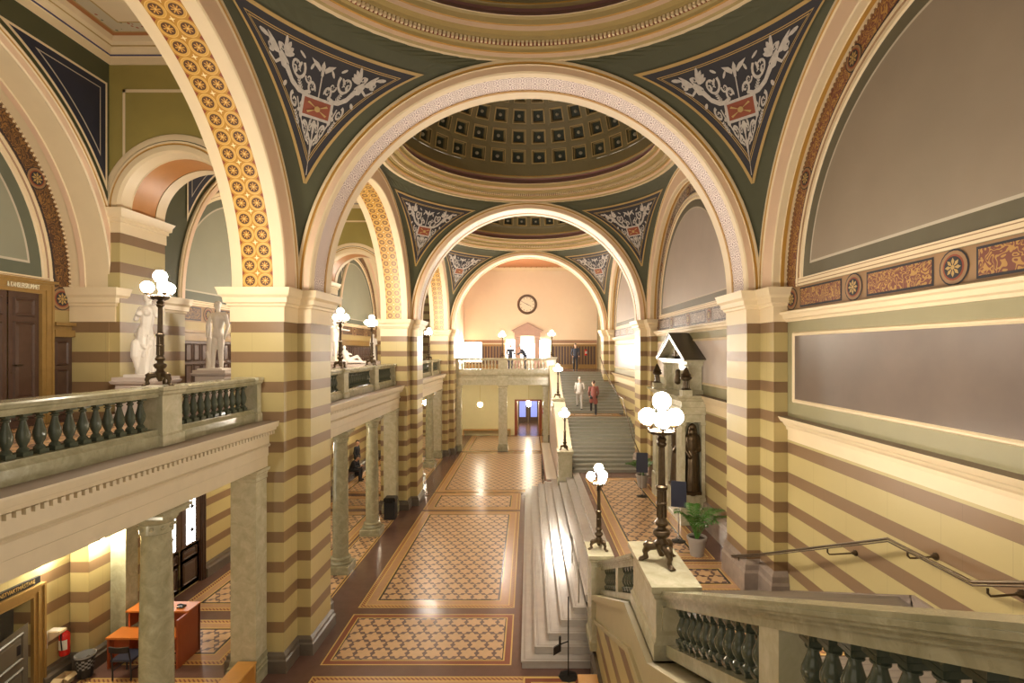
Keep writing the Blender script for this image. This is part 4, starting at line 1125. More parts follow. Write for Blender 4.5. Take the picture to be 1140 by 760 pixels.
mb = MB(); zz = lambda y: PF+.9+.38*(y-21) 
root = empty('handrail', (4.6, 26, 3.2), 'thin handrail on the wall beside the far stairs', 'handrail')
hp = [(4.36, 20.6, 2.05), (4.36, 22.0, 2.5), (4.60, 25.6, 3.75), (4.60, 27.0, 3.78), (4.36, 29.9, 4.95), (4.36, 31.8, 5.7)]
a = MB(); a.tube(hp, .02, 6); a.build('rail', 'bronze', root)
for y, z, xw in ((22.3, 2.55, 4.93), (24.5, 3.3, 4.93), (26.4, 3.7, 4.93), (28.5, 4.35, 4.93)):
    a = MB(); a.tube([(4.5, y, z+.02), (xw, y, z)], .015, 6); a.build('bracket', 'bronze', root)
# low ramp beside the far stair wall
root = empty('access_ramp', (1.0, 26, 0), 'low white topped ramp with a red brown wooden front beside the far stairs', 'ramp')
a = MB(); a.box(.78, 1.22, 22.5, 31.3, 0, .50); a.build('body', 'redwood', root)
a = MB(); a.box(.76, 1.235, 22.47, 31.3, .50, .56); a.build('top_board', 'rampboard', root)
for x in (.62,):
    a = MB(); a.tube([(x, 22.6, .02), (x, 22.6, .95), (x, 24.6, .95), (x, 24.6, .02)], .02, 6); a.build('grab_rail', 'iron', root)

# ---------------------------------------------------------------- bronze candelabra
def candelabrum(loc, label, ng=4, scale=1.0, group='bronze globe lamps'):
    x, y, z = loc; s = scale
    root = empty('candelabrum_lamp', loc, label, 'lamp', group)
    q = lambda a, b, c: (x+a*s, y+b*s, z+c*s)
    # tripod of lion feet
    for k in range(3):
        t = 2*pi*k/3-pi/2+.25; u = (cos(t), sin(t))
        caps = [(q(.06*u[0], .06*u[1], .20), q(.15*u[0], .15*u[1], .19), .05*s, .060*s), (q(.15*u[0], .15*u[1], .19), q(.20*u[0], .20*u[1], .12), .058*s, .035*s),
                (q(.20*u[0], .20*u[1], .12), q(.18*u[0], .18*u[1], .05), .032*s, .026*s), (q(.18*u[0], .18*u[1], .05), q(.25*u[0], .25*u[1], .025), .030*s, .024*s)]
        caps.append((q(.16*u[0], .16*u[1], .22), q(.21*u[0], .21*u[1], .20), .03*s, .018*s))
        for j in (-1, 0, 1):
            v = (cos(t+j*.12), sin(t+j*.12)); caps.append((q(.22*v[0], .22*v[1], .022), q(.275*v[0], .275*v[1], .014), .014*s, .010*s))
        limbs('foot', 'bronze', caps, .011*s, root, 1)
    a = MB()
    a.lathe([(0, .08*s), (.03*s, .08*s), (.05*s, .12*s), (.085*s, .20*s), (.09*s, .24*s), (.06*s, .27*s), (.055*s, .30*s), (.085*s, .32*s), (.105*s, .36*s), (.095*s, .39*s), (.055*s, .41*s), (.05*s, .44*s), (.075*s, .46*s), (.082*s, .49*s), (.06*s, .52*s), (.048*s, .55*s)], (x, y, z), 20, 0)
    a.build('base_vase', 'bronze', root, smooth=40)
    a = MB()
    def fl(z0, z1, r0, r1, n=12):
        rows = []
        for zz, r in ((z0, r0), (z1, r1)): rows.append([(x+r*s*(1 if j % 2 else .86)*cos(pi*j/n), y+r*s*(1 if j % 2 else .86)*sin(pi*j/n), z+zz*s) for j in range(2*n)])
        a.grid(rows, 0, True)
    fl(.55, .88, .062, .056); a.lathe([(.056*s, .70*s), (.066*s, .71*s), (.066*s, .73*s), (.056*s, .74*s)], (x, y, z), 16); a.lathe([(.058*s, .88*s), (.07*s, .89*s), (.072*s, .92*s), (.05*s, .94*s)], (x, y, z), 16)
    fl(.93, 1.40, .043, .036); a.lathe([(.036*s, 1.40*s), (.05*s, 1.41*s), (.062*s, 1.44*s), (.045*s, 1.46*s), (.06*s, 1.49*s), (.05*s, 1.51*s), (.03*s, 1.53*s)], (x, y, z), 16)
    a.build('shaft', 'bronze', root, smooth=30)
    a = MB(); a.lathe([(.03*s, 1.52*s), (.05*s, 1.54*s), (.14*s, 1.565*s), (.155*s, 1.60*s), (.13*s, 1.61*s), (.05*s, 1.60*s), (.03*s, 1.64*s), (.022*s, 1.80*s), (.045*s, 1.83*s), (.05*s, 1.85*s)], (x, y, z), 18)
    a.build('crown', 'bronze', root, smooth=40)
    for k in range(ng):
        t = 2*pi*k/ng+pi/ng*.0+.35; u = (cos(t), sin(t)); R_ = .19
        a = MB(); a.tube([q(.03*u[0], .03*u[1], 1.58), q(.10*u[0], .10*u[1], 1.545), q(.17*u[0], .17*u[1], 1.565), q(R_*u[0], R_*u[1], 1.63)], [.012*s, .015*s, .013*s, .012*s], 8)
        a.lathe([(.012*s, 1.62*s), (.045*s, 1.64*s), (.05*s, 1.66*s)], (x+R_*s*u[0], y+R_*s*u[1], z), 12)
        arm = a.build('arm', 'bronze', root, smooth=40)
        g = MB(); g.sphere(q(R_*u[0], R_*u[1], 1.755), .105*s, 16); g.build('globe', 'globe', arm, smooth=60)
    g = MB(); g.sphere(q(0, 0, 1.955), .110*s, 16); g.build('globe', 'globe', root, smooth=60)
    return root
L0 = candelabrum((1.50, 5.88, EYE-2.39), 'tallest nearest bronze globe lamp on the long pedestal in the right foreground', 3, .93)
dup(L0, (1.36, 10.12, EYE-3.85), 'bronze globe lamp on the newel pedestal at the foot of the near stairs')['scale'] if False else None
def lampdup(loc, label, rz, sc=1.0):
    o = dup(L0, loc, label, rz=rz); o.scale = (sc, sc, sc); return o
lampdup((1.36, 10.12, EYE-3.85), 'bronze globe lamp on the newel pedestal at the foot of the near stairs', .5, .86)
lampdup((-5.27, 7.45, ZH-.505), 'bronze globe lamp on the nearest left gallery balustrade beside the armless statue', 1.1, .86)
lampdup((-5.27, 14.57, ZH-.505), 'bronze globe lamp on the second gallery balustrade, nearer of its two', .3, .88)
lampdup((-5.27, 17.48, ZH-.505), 'bronze globe lamp on the second gallery balustrade, farther of its two', .8, .88)
lampdup((-5.27, 24.60, ZH-.505), 'bronze globe lamp hidden behind the second left pier', .2, .88)
lampdup((-5.27, 27.51, ZH-.505), 'distant bronze globe lamp on the third gallery balustrade', .9, .88)
lampdup((1.45, 20.97, EYE-4.0), 'bronze globe lamp on the newel pedestal at the foot of the far stairs', .4, .88)
lampdup((1.47, 26.25, EYE-2.38), 'bronze globe lamp on the far stair parapet at the landing', .1, .88)
lampdup((-1.60, 31.7, ZH-.46), 'slim globe lamp on the middle of the far gallery balustrade', .7, .85)
lampdup((1.40, 31.78, ZH-.40), 'slim globe lamp at the top of the far stair parapet', 1.0, .85)

# ---------------------------------------------------------------- other lights
def pendant(loc, label, r=.16, drop=.8):
    x, y, z = loc; root = empty('pendant_lamp', (x, y, z+drop), label, 'lamp', 'globe pendants')
    g = MB(); g.sphere(loc, r, 16); g.build('globe', 'globe_small', root, smooth=60)
    a = MB(); a.tube([(x, y, z+r*.95), (x, y, z+drop)], .012, 6); a.lathe([(0, r*.8), (.07, r*.85), (.06, r*1.1), (.02, r*1.2)], loc, 12); a.lathe([(.01, drop-.08), (.07, drop-.02), (.07, drop)], loc, 12)
    a.build('stem', 'brass', root, smooth=40); return root
pd = pendant((-3.2, 34.2, 2.55), 'round globe pendant hanging under the far gallery at left', drop=1.8)
pendant((.0, 34.4, 2.55), 'round globe pendant hanging under the far gallery before the corridor door', drop=1.8)
pendant((-.05, 41.0, 2.0), 'added globe light that brightens the far corridor', drop=.45)  # extra light source, added because the corridor came out too dark
pendant((-6.9, 34.6, 2.65), 'round globe pendant at the far end of the left aisle', drop=1.7)
pendant((-7.0, 25.0, 3.0), 'globe pendant in the left aisle above the seated man')
pendant((-7.0, 16.0, 3.0), 'globe pendant in the left aisle beyond the nearest pier')
pendant((-6.9, 4.0, 3.0), 'globe pendant in the aisle before the desk')
# wall spot by the desk
root = empty('wall_lamp', (-8.28, 10.1, 2.5), 'small bright wall lamp on the striped pier left of the desk', 'lamp')
a = MB(); a.box(-8.38, -8.20, 10.02, 10.18, 2.56, 2.64); a.build('housing', 'iron', root)
a = MB(); a.sphere((-8.27, 10.09, 2.49), .06, 12); a.build('bulb', 'spot', root, smooth=60)
root = empty('wall_lamp', (XG+.1, 9.42, 2.4), 'small white wall spotlight above the red fire extinguisher', 'lamp')
a = MB(); a.tube([(XG, 9.42, 2.42), (XG+.12, 9.42, 2.42)], .03, 10); a.lathe([(.0, .03), (.045, .02), (.05, -.03)], (XG+.15, 9.42, 2.42), 12); a.build('housing', 'whitepaint', root)
a = MB(); a.sphere((XG+.15, 9.42, 2.385), .035, 10); a.build('bulb', 'spot', root, smooth=60)
for y in (12.15, 14.6):
    root = empty('wall_sconce', (XG+.1, y, 3.1), 'little brass sconce on the outer wall %s' % ('beside the entrance doors' if y < 13 else 'right of the entrance doors'), 'lamp')
    a = MB(); a.tube([(XG, y, 3.1), (XG+.10, y, 3.06), (XG+.18, y, 3.12)], .012, 8); a.build('arm', 'brass', root)
    a = MB(); a.sphere((XG+.18, y, 3.17), .045, 10); a.build('bulb', 'brass', root, smooth=60)
# bright windows of the far gallery
wn = 1
for (x0, x1, z0, z1, m_) in ((-1.55, -.95, GF+.75, ZH+.72, 'daypane'), (.62, 1.5, GF+.75, ZH+.72, 'daypane'), (-4.88, -3.4, GF+.5, ZH+.55, 'daypane')):
    root = struct(empty('window_%d' % wn, ((x0+x1)/2, YE-.12, z0), None, None)); wn += 1
    a = MB(); a.box(x0, x1, YE-.13, YE-.11, z0, z1); a.build('pane', m_, root)
    a = MB()
    for (u0, u1, v0, v1) in ((x0-.06, x0, z0-.05, z1+.05), (x1, x1+.06, z0-.05, z1+.05), (x0, x1, z1, z1+.06), (x0, x1, z0-.06, z0)): a.box(u0, u1, YE-.18, YE-.04, v0, v1)
    a.build('frame', 'whitepaint', root)
# ---------------------------------------------------------------- doors
def panel_leaf(mb, P, u0, u1, z0, z1, rows, m=0, mi=1):
    # leaf front with raised panels; P(u, z, out)
    mb.face([P(u0, z0, 0), P(u1, z0, 0), P(u1, z1, 0), P(u0, z1, 0)], m)
    for (a, b, c, d) in rows:
        p = [(u0+(u1-u0)*a, z0+(z1-z0)*c), (u0+(u1-u0)*b, z0+(z1-z0)*c), (u0+(u1-u0)*b, z0+(z1-z0)*d), (u0+(u1-u0)*a, z0+(z1-z0)*d)]
        def ins(k): 
            cx = sum(q[0] for q in p)/4; s = lambda q: (q[0]+(k if q[0] < cx else -k), q[1]+(k if q[1] < (p[0][1]+p[2][1])/2 else -k)); return [s(q) for q in p]
        mb.grid([[P(u, v, .0) for u, v in p], [P(u, v, .03) for u, v in ins(.015)], [P(u, v, .03) for u, v in ins(.03)], [P(u, v, .005) for u, v in ins(.05)], [P(u, v, .018) for u, v in ins(.085)]], mi, True)
        mb.face([P(u, v, .018) for u, v in ins(.085)], m)
def frame(mb, P, u0, u1, z0, z1, w_, d, m=0, cornice=True):
    for (a, b, o) in ((0, w_*.35, d*.6), (w_*.35, w_*.8, d*.8), (w_*.8, w_, d)):
        for s in (0, 1):
            ua, ub = (u0-b, u0-a) if not s else (u1+a, u1+b)
            q = [(ua, z0), (ub, z0), (ub, z1+a), (ua, z1+a)]
            mb.grid([[P(u, v, 0) for u, v in q], [P(u, v, o) for u, v in q]], m, True); mb.face([P(u, v, o) for u, v in q], m)
        q = [(u0-b, z1+a), (u1+b, z1+a), (u1+b, z1+b), (u0-b, z1+b)]
        mb.grid([[P(u, v, 0) for u, v in q], [P(u, v, o) for u, v in q]], m, True); mb.face([P(u, v, o) for u, v in q], m)
    if cornice:
        for (a, b, o) in ((w_, w_+.22, d*.7), (w_+.22, w_+.27, d*1.2), (w_+.27, w_+.34, d*1.7)):
            q = [(u0-w_, z1+a), (u1+w_, z1+a), (u1+w_, z1+b), (u0-w_, z1+b)]
            mb.grid([[P(u, v, 0) for u, v in q], [P(u, v, o) for u, v in q]], m, True); mb.face([P(u, v, o) for u, v in q], m)
def text(parent, s, loc, size, rot, mat, ext=.004, sx=1):
    c = bpy.data.curves.new('lettering', 'FONT'); c.body = s; c.size = size; c.extrude = ext; c.align_x = 'CENTER'; c.align_y = 'CENTER'
    o = bpy.data.objects.new('lettering', c); COL.objects.link(o)
    dg = bpy.context.evaluated_depsgraph_get(); dg.update()
    me = bpy.data.meshes.new_from_object(o.evaluated_get(dg)); bpy.data.objects.remove(o)
    o = bpy.data.objects.new('lettering', me); COL.objects.link(o); me.materials.clear(); me.materials.append(M[mat])
    l = WL(parent); o.parent = parent; o.location = Vector(loc)-l; o.rotation_euler = rot; o.scale = (sx, 1, 1); return o
P_L = lambda u, v, o: (XG+.06+o, u, v)
# gallery door (double, dark panelled), on the left outer wall
root = struct(empty('door_1', (XG, 8.0, GF), 'dark panelled double door in a gilt frame on the left gallery, lettered above', None))
a = MB(); y0, y1, z1 = 8.13, 9.24, 7.10
rows = [(.14, .86, .05, .16), (.14, .86, .20, .78), (.14, .86, .82, .96)]
for (u0, u1) in ((y0, (y0+y1)/2-.01), ((y0+y1)/2+.01, y1)):
    a = MB(); panel_leaf(a, P_L, u0, u1, GF, z1, rows); a.build('leaf', ['darkwood', 'darkwood'], root)
a = MB(); frame(a, P_L, y0, y1, GF, z1, .20, .10, 0, False); a.box(XG+.06, XG+.20, y0-.25, y1+.25, z1+.20, z1+.24); a.build('frame', 'goldwood', root)
a = MB(); a.tube([(XG+.08, 8.76, 5.85), (XG+.14, 8.76, 5.85), (XG+.14, 8.86, 5.85)], .012, 8); a.lathe([(0, 0), (.025, 0), (.025, .01)], (XG+.07, 8.76, 5.72), 10); a.build('handle', 'bronze', root)
text(root, '& KANSLERSRUMMET', (XG+.06+.105, 8.86, z1+.10), .12, (pi/2, 0, pi/2), 'paleletter', sx=.50)
# desk side door on ground level
root = struct(empty('door_2', (XG, 8.4, 0), 'gilt framed doorway with a half open dark door under the gallery', None))
P_D = lambda u, v, o: (XG+o, u, v)
a = MB(); frame(a, P_D, 8.05, 9.15, 0, 1.76, .20, .10, 0, False); a.build('frame', 'goldwood', root)
a = MB(); a.box(XG, XG+.06, 7.9, 9.27, 1.98, 2.10); a.build('sign_board', 'black', root)
text(root, 'KONSTVAKTM\u00c4STARE', (XG+.066, 8.80, 2.04), .10, (pi/2, 0, pi/2), 'goldline', sx=.72)
P_Q = lambda u, v, o: (XG+.02+u*.42, 8.95-u*.91+o*.9, v)
a = MB(); panel_leaf(a, lambda u, v, o: (XG+.12+u*.25+o, 8.98-u*.97, v), 0, 1.3, .03, 1.42, [(.1, .47, .05, .5), (.53, .9, .05, .5), (.1, .9, .6, .93)]); a.build('leaf', ['greydoor', 'greydoor'], root)
a = MB(); a.box(XG+.2, XG+.215, 8.45, 8.75, 1.0, 1.16); a.build('name_plate', 'black', root)
# room behind the doorway
mb = MB(); mb.box(XG-2.4, XG-2.3, 6.5, 10.5, 0, 2.6); mb.box(XG-2.4, XG-.3, 9.9, 10.0, 0, 2.6); mb.box(XG-2.4, XG-.3, 6.5, 6.6, 0, 2.6); mb.box(XG-2.4, XG-.3, 6.5, 10.0, 2.5, 2.6); mb.box(XG-2.4, XG-.3, 6.5, 10.0, -.1, 0)
struct(mb.build('wall_side_room', ['whitepaint']))
root = struct(empty('door_3', (XG-2.3, 9.2, 0), None, None))
a = MB(); panel_leaf(a, lambda u, v, o: (XG-2.29+o, u, v), 7.6, 8.6, 0, 2.1, [(.15, .85, .06, .45), (.15, .85, .52, .94)]); a.build('leaf', ['whitepaint', 'whitepaint'], root)
# entrance doors on the outer wall
root = struct(empty('door_4', (XG, 14.3, 0), 'tall dark entrance doors with a lit glass pane', None))
for (u0, u1) in ((12.30, 13.04), (13.06, 13.80)):
    a = MB(); panel_leaf(a, P_D, u0, u1, .02, 1.1, [(.12, .88, .10, .62), (.12, .88, .70, .92)]); a.box(XG, XG+.05, u0, u1, 1.1, 3.6); lf = a.build('leaf', ['darkwood', 'darkwood'], root)
    a = MB(); a.box(XG+.05, XG+.06, u0+.18, u1-.22, 1.16, 3.45); a.build('glass', 'doorpane', lf)
    a = MB(); a.tube([(XG+.08, (u0+u1)/2-.02, 1.16), (XG+.08, (u0+u1)/2-.02, 3.45)], .014, 6)
    for zz in (1.5, 2.1, 2.7, 3.2): a.tube([(XG+.08, u0+.18, zz), (XG+.08, u1-.22, zz)], .008, 6); a.sphere((XG+.08, (u0+u1)/2-.02, zz), .05, 8)
    a.build('grille', 'iron', lf)
a = MB(); frame(a, P_D, 12.30, 13.80, 0, 3.62, .14, .12, 0, False); a.build('frame', 'darkwood', root)
# door of the second gallery bay, seen past the lamps
root = struct(empty('door_5', (XG, 17.9, GF), None, None))
a = MB(); panel_leaf(a, P_L, 17.2, 18.4, GF, 7.0, rows); a.build('leaf', ['darkwood', 'darkwood'], root)
a = MB(); frame(a, P_L, 17.2, 18.4, GF, 7.0, .15, .1, 0, True); a.build('frame', 'goldwood', root)
# corridor doors at the far end
P_F = lambda y: (lambda u, v, o: (u, y-o, v))
root = struct(empty('door_6', (-.05, YE, 0), 'brown framed corridor opening below the far gallery', None))
a = MB(); frame(a, P_F(YE), -.9, .8, 0, 2.45, .12, .06, 0, False); a.build('frame', 'redwood', root)
for s in (-1, 1):
    a = MB(); x = -.88 if s < 0 else .78
    a.box(min(x, x-s*.05), max(x, x-s*.05), YE+.05, YE+.95, .02, 2.35); lf = a.build('leaf', 'redwood', root)
root = struct(empty('door_7', (-.05, 44.4, 0), None, None))
for (u0, u1) in ((-1.0, -.06), (-.04, .9)):
    a = MB(); a.box(u0, u1, 44.35, 44.45, 0, 2.3); lf = a.build('leaf', 'darkwood', root)
    a = MB(); a.box(u0+.2, u1-.2, 44.32, 44.35, .45, 1.95); a.build('pane', 'bluepane', lf)
# pedimented door of the far gallery
root = struct(empty('door_8', (-.1, YE, GF), 'tall pedimented doorway with bright panes under the clock', None))
a = MB(); z1 = ZH+1.05
for x0, x1 in ((-1.0, -.62), (.42, .80)): a.layers((x0, x1, YE-.25, YE), [(GF, .03), (GF+.2, .03), (GF+.22, 0), (z1-.1, 0), (z1-.08, .03), (z1, .04)])
a.box(-1.02, .82, YE-.25, YE, z1, z1+.25); a.box(-1.12, .92, YE-.35, YE, z1+.25, z1+.35)
a.prism([(-1.14, z1+.35), (.94, z1+.35), (-.1, z1+.86)], 'y', YE-.30, YE)
for s in (-1, 1): a.prism([(-.1+s*1.08, z1+.35), (-.1+s*1.16, z1+.38), (-.1, z1+.95), (-.1, z1+.86)], 'y', YE-.38, YE)
a.build('surround', 'pinkstone', root)
a = MB(); a.box(-.62, .42, YE+.1, YE+.14, GF, z1); a.build('leaf', 'whitepaint', root)
a = MB(); a.box(-.52, -.12, YE+.06, YE+.10, GF+.7, z1-.5); a.box(-.08, .32, YE+.06, YE+.10, GF+.7, z1-.5); a.build('glass', 'daypane', root)
# clock
root = empty('wall_clock', (-.12, YE-.04, ZH+3.32), 'large round wall clock high on the pale far wall', 'clock')
def ydisc(a, r0, r1, y, m, n=40):
    A = [(-.12+r0*cos(2*pi*k/n), y, ZH+3.32+r0*sin(2*pi*k/n)) for k in range(n)]; B = [(-.12+r1*cos(2*pi*k/n), y, ZH+3.32+r1*sin(2*pi*k/n)) for k in range(n)]
    a.grid([A, B], m, True)
a = MB()
A = lambda r, y: [(-.12+r*cos(2*pi*k/40), y, ZH+3.32+r*sin(2*pi*k/40)) for k in range(40)]
a.grid([A(.72, YE), A(.72, YE-.06), A(.66, YE-.13), A(.60, YE-.12), A(.56, YE-.07), A(.54, YE-.06)], 0, True); a.build('rim', 'clockrim', root)
a = MB(); a.face(A(.55, YE-.06)); a.build('dial', 'dial', root)
a = MB()
for k in range(12):
    t = pi/6*k; r0, r1 = .42, .50; wv = .018
    a.face([(-.12+r*cos(t)+s*wv*sin(t), YE-.065, ZH+3.32+r*sin(t)-s*wv*cos(t)) for r, s in ((r0, -1), (r1, -1), (r1, 1), (r0, 1))])
a.build('hour_marks', 'bronze', root)
for (t, L, wv) in ((R(152), .42, .018), (R(-25), .38, .022)):
    a = MB(); a.prism([(-.12+r*cos(t)+s*wv*sin(t), ZH+3.32+r*sin(t)-s*wv*cos(t)) for r, s in ((-.05, -1), (L, -.3), (L, .3), (-.05, 1))], 'y', YE-.085, YE-.075); a.build('hand', 'iron', root)

# ---------------------------------------------------------------- reception desk, chair, bin, wall things
root = empty('reception_desk', (-7.4, 10.3, 0), 'orange wooden reception desk with a raised open shelf behind it', 'desk')
X0, X1 = -8.08, -6.72
a = MB(); a.box(X0, X0+.04, 9.98, 10.36, 0, .60); a.box(X1-.04, X1, 9.98, 10.66, 0, .93); a.box(X0+.16, X1, 10.60, 10.64, 0, .93); a.build('side_panels', 'redwood', root)
a = MB(); a.box(X0-.01, X1-.05, 9.95, 10.36, .575, .61); a.build('desktop', 'orangewood', root)
a = MB(); a.box(X0+.04, X0+.34, 10.1, 10.35, .08, .56); dr = a.build('drawer_unit', 'redwood', root)
a = MB(); a.box(X0+.12, X1, 10.28, 10.68, .93, .96); a.build('top_shelf', 'orangewood', root)
for u in (X0+.13, -7.35): a = MB(); a.box(u, u+.04, 10.34, 10.62, .61, .93); a.build('shelf_divider', 'redwood', root)
root = empty('telephone', (-6.95, 10.45, .96), 'small dark device lying on the desk top shelf', 'telephone')
a = MB(); a.layers((-7.02, -6.90, 10.38, 10.50), [(.96, 0), (.985, 0), (1.0, -.02)]); a.build('body', 'black', root)
a = MB(); a.tube([(-7.03, 10.42, 1.01), (-6.96, 10.42, 1.03), (-6.89, 10.42, 1.01)], .014, 8); a.build('handset', 'black', root)
root = empty('chair', (-7.52, 9.80, 0), 'black wooden chair standing in front of the orange desk', 'chair')
cx, cy = -7.52, 9.80
for dx in (-.17, .17):
    a = MB(); a.tube([(cx+dx, cy-.17, 0), (cx+dx, cy-.19, .38), (cx+dx*.95, cy-.24, .66)], .014, 8); a.build('leg', 'black', root)
    a = MB(); a.tube([(cx+dx, cy+.17, 0), (cx+dx, cy+.16, .36)], .014, 8); a.build('leg', 'black', root)
a = MB(); a.layers((cx-.19, cx+.19, cy-.19, cy+.18), [(.35, 0), (.38, .01), (.395, 0)]); a.build('seat', 'bluegray', root)
a = MB(); a.grid([[(cx-.18+.36*k/8, cy-.235-.03*sin(pi*k/8)+o, z) for k in range(9)] for z, o in ((.56, 0), (.67, -.01), (.67, -.03), (.56, -.02), (.56, 0))]); a.build('backrest', 'black', root)
a = MB(); a.tube([(cx-.17, cy-.18, .18), (cx-.17, cy+.17, .18)], .009, 6); a.tube([(cx+.17, cy-.18, .18), (cx+.17, cy+.17, .18)], .009, 6); a.build('stretcher', 'black', root)
root = empty('waste_basket', (-8.30, 9.75, 0), 'dark perforated waste basket with a pale liner beside the desk', 'basket')
a = MB(); a.lathe([(.10, 0), (.115, .01), (.135, .18)], (-8.30, 9.75, 0), 20); a.lathe([(.155, .36), (.165, .42), (.16, .43), (.15, .36)], (-8.30, 9.75, 0), 20)
n = 20
for r_ in range(5):
    for k in range(n):
        if (k+r_) % 2:
            z0 = .18+.036*r_; t0, t1 = 2*pi*k/n, 2*pi*(k+1)/n; rr = .135+.004*r_; r2 = .135+.004*(r_+1)
            a.face([(-8.30+rr*cos(t0), 9.75+rr*sin(t0), z0), (-8.30+rr*cos(t1), 9.75+rr*sin(t1), z0), (-8.30+r2*cos(t1), 9.75+r2*sin(t1), z0+.036), (-8.30+r2*cos(t0), 9.75+r2*sin(t0), z0+.036)])
a.build('basket', 'black', root)
a = MB(); a.lathe([(.09, .02), (.13, .20), (.155, .425), (.168, .43), (.168, .40)], (-8.30, 9.75, 0), 20); a.build('liner', 'grey', root, smooth=40)
root = empty('cardboard_box', (-8.5, 9.55, 0), 'small open cardboard box left on the floor by the basket', 'box')
a = MB(); a.box(-8.60, -8.42, 9.42, 9.66, 0, .01); a.box(-8.60, -8.59, 9.42, 9.66, 0, .16); a.box(-8.43, -8.42, 9.42, 9.66, 0, .16); a.box(-8.60, -8.42, 9.42, 9.43, 0, .16); a.box(-8.60, -8.42, 9.65, 9.66, 0, .16); a.build('box', 'cardboard', root)
a = MB(); a.face([(-8.42, 9.42, .16), (-8.42, 9.66, .16), (-8.34, 9.66, .13), (-8.34, 9.42, .13)]); a.face([(-8.60, 9.42, .16), (-8.42, 9.42, .16), (-8.42, 9.34, .12), (-8.60, 9.34, .12)]); a.build('flap', 'cardboard', root)
def extinguisher(x, y, z, label, out=(1, 0)):
    root = empty('fire_extinguisher', (x, y, z), label, 'fire extinguisher')
    a = MB(); a.lathe([(0, 0), (.075, 0), (.085, .02), (.085, .36), (.07, .41), (.035, .44), (.03, .47)], (x, y, z), 18, cap=True); a.build('cylinder', 'red', root, smooth=40)
    a = MB(); a.lathe([(.0865, .12), (.0865, .30)], (x, y, z), 10, a0=-2.2, a1=-.4); a.build('paper_label', 'whitepaint', root)
    a = MB(); a.lathe([(.02, .47), (.022, .50), (.01, .51)], (x, y, z), 10, cap=True); a.tube([(x, y, z+.50), (x, y-.07, z+.53)], .012, 6); a.tube([(x, y, z+.49), (x, y-.08, z+.47), (x+.02, y-.10, z+.30), (x+.03, y-.09, z+.12)], .011, 6); a.build('valve', 'black', root)
    return root
extinguisher(XG+.09, 9.72, .43, 'red fire extinguisher on the lit striped wall beside the doorway')
extinguisher(1.05, YE-.1, 1.55, 'tiny red fire extinguisher right of the far corridor door')
extinguisher(4.1, YE-.2, GF+.95, 'red fire extinguisher on the panelled wall of the far gallery')
root = empty('alarm_box', (XG+.03, 9.28, .75), 'small framed notice box on the wall beside the gilt door frame', 'notice')
a = MB(); a.box(XG, XG+.05, 9.30, 9.42, .72, 1.02); a.build('box', 'whitepaint', root)
a = MB(); a.box(XG+.05, XG+.055, 9.315, 9.405, .80, .98); a.build('face', 'redwood', root)
root = empty('wall_shelf', (XG+.1, 9.52, .86), 'slanted pale leaflet shelf on the wall left of the fire extinguisher', 'shelf')
a = MB(); a.prism([(XG, .82), (XG+.05, .82), (XG+.24, .96), (XG+.24, 1.0), (XG, 1.0)], 'y', 9.44, 9.60); a.build('shelf', 'cream', root)
a = MB(); a.box(XG+.01, XG+.2, 9.46, 9.58, 1.0, 1.008); a.build('leaflets', 'whitepaint', root)
# benches
def bench(loc, L, label, along='y', mat='benchwood'):
    x, y, z = loc; root = empty('bench', loc, label, 'bench')
    a = MB(); w_ = .17
    if along == 'y': a.layers((x-w_, x+w_, y-L/2, y+L/2), [(z+.41, -.005), (z+.415, 0), (z+.445, 0), (z+.45, -.005)])
    else: a.layers((x-L/2, x+L/2, y-w_, y+w_), [(z+.41, -.005), (z+.415, 0), (z+.445, 0), (z+.45, -.005)])
    a.build('seat', mat, root)
    for s in (-1, 1):
        a = MB()
        if along == 'y': a.box(x-w_+.01, x+w_-.01, y+s*(L/2-.03)-.02, y+s*(L/2-.03)+.02, z, z+.41)
        else: a.box(x+s*(L/2-.03)-.02, x+s*(L/2-.03)+.02, y-w_+.01, y+w_-.01, z, z+.41)
        a.build('leg', mat, root)
    return root
bench((-5.12, 8.6, 0), 1.75, 'yellow oak bench by the square pilaster at the bottom left')
bench((1.02, 8.35, 0), 1.5, 'yellow oak bench end against the striped stair wall at the bottom')
bench((-3.0, YE-.3, 0), 3.4, 'long low bench against the far yellow wall, left of the corridor', 'x')
bench((1.03, YE-.3, 0), .35, 'short bench against the far yellow wall, right of the corridor', 'x')
bench((-8.35, 24.6, 0), 2.2, 'bench along the aisle wall where the man sits', 'y', 'darkwood')
# bin
root = empty('litter_bin', (-5.0, 18.95, 0), 'black square litter bin in front of the square pilaster in the aisle', 'bin')
a = MB(); a.layers((-5.22, -4.82, 18.75, 19.12), [(0, -.01), (.02, 0), (.66, 0)]); a.build('body', 'black', root)
a = MB(); a.layers((-5.22, -4.82, 18.75, 19.12), [(.66, .01), (.76, .01), (.79, -.02)]); a.box(-5.15, -4.89, 18.735, 18.75, .60, .70); a.build('lid', 'iron', root)

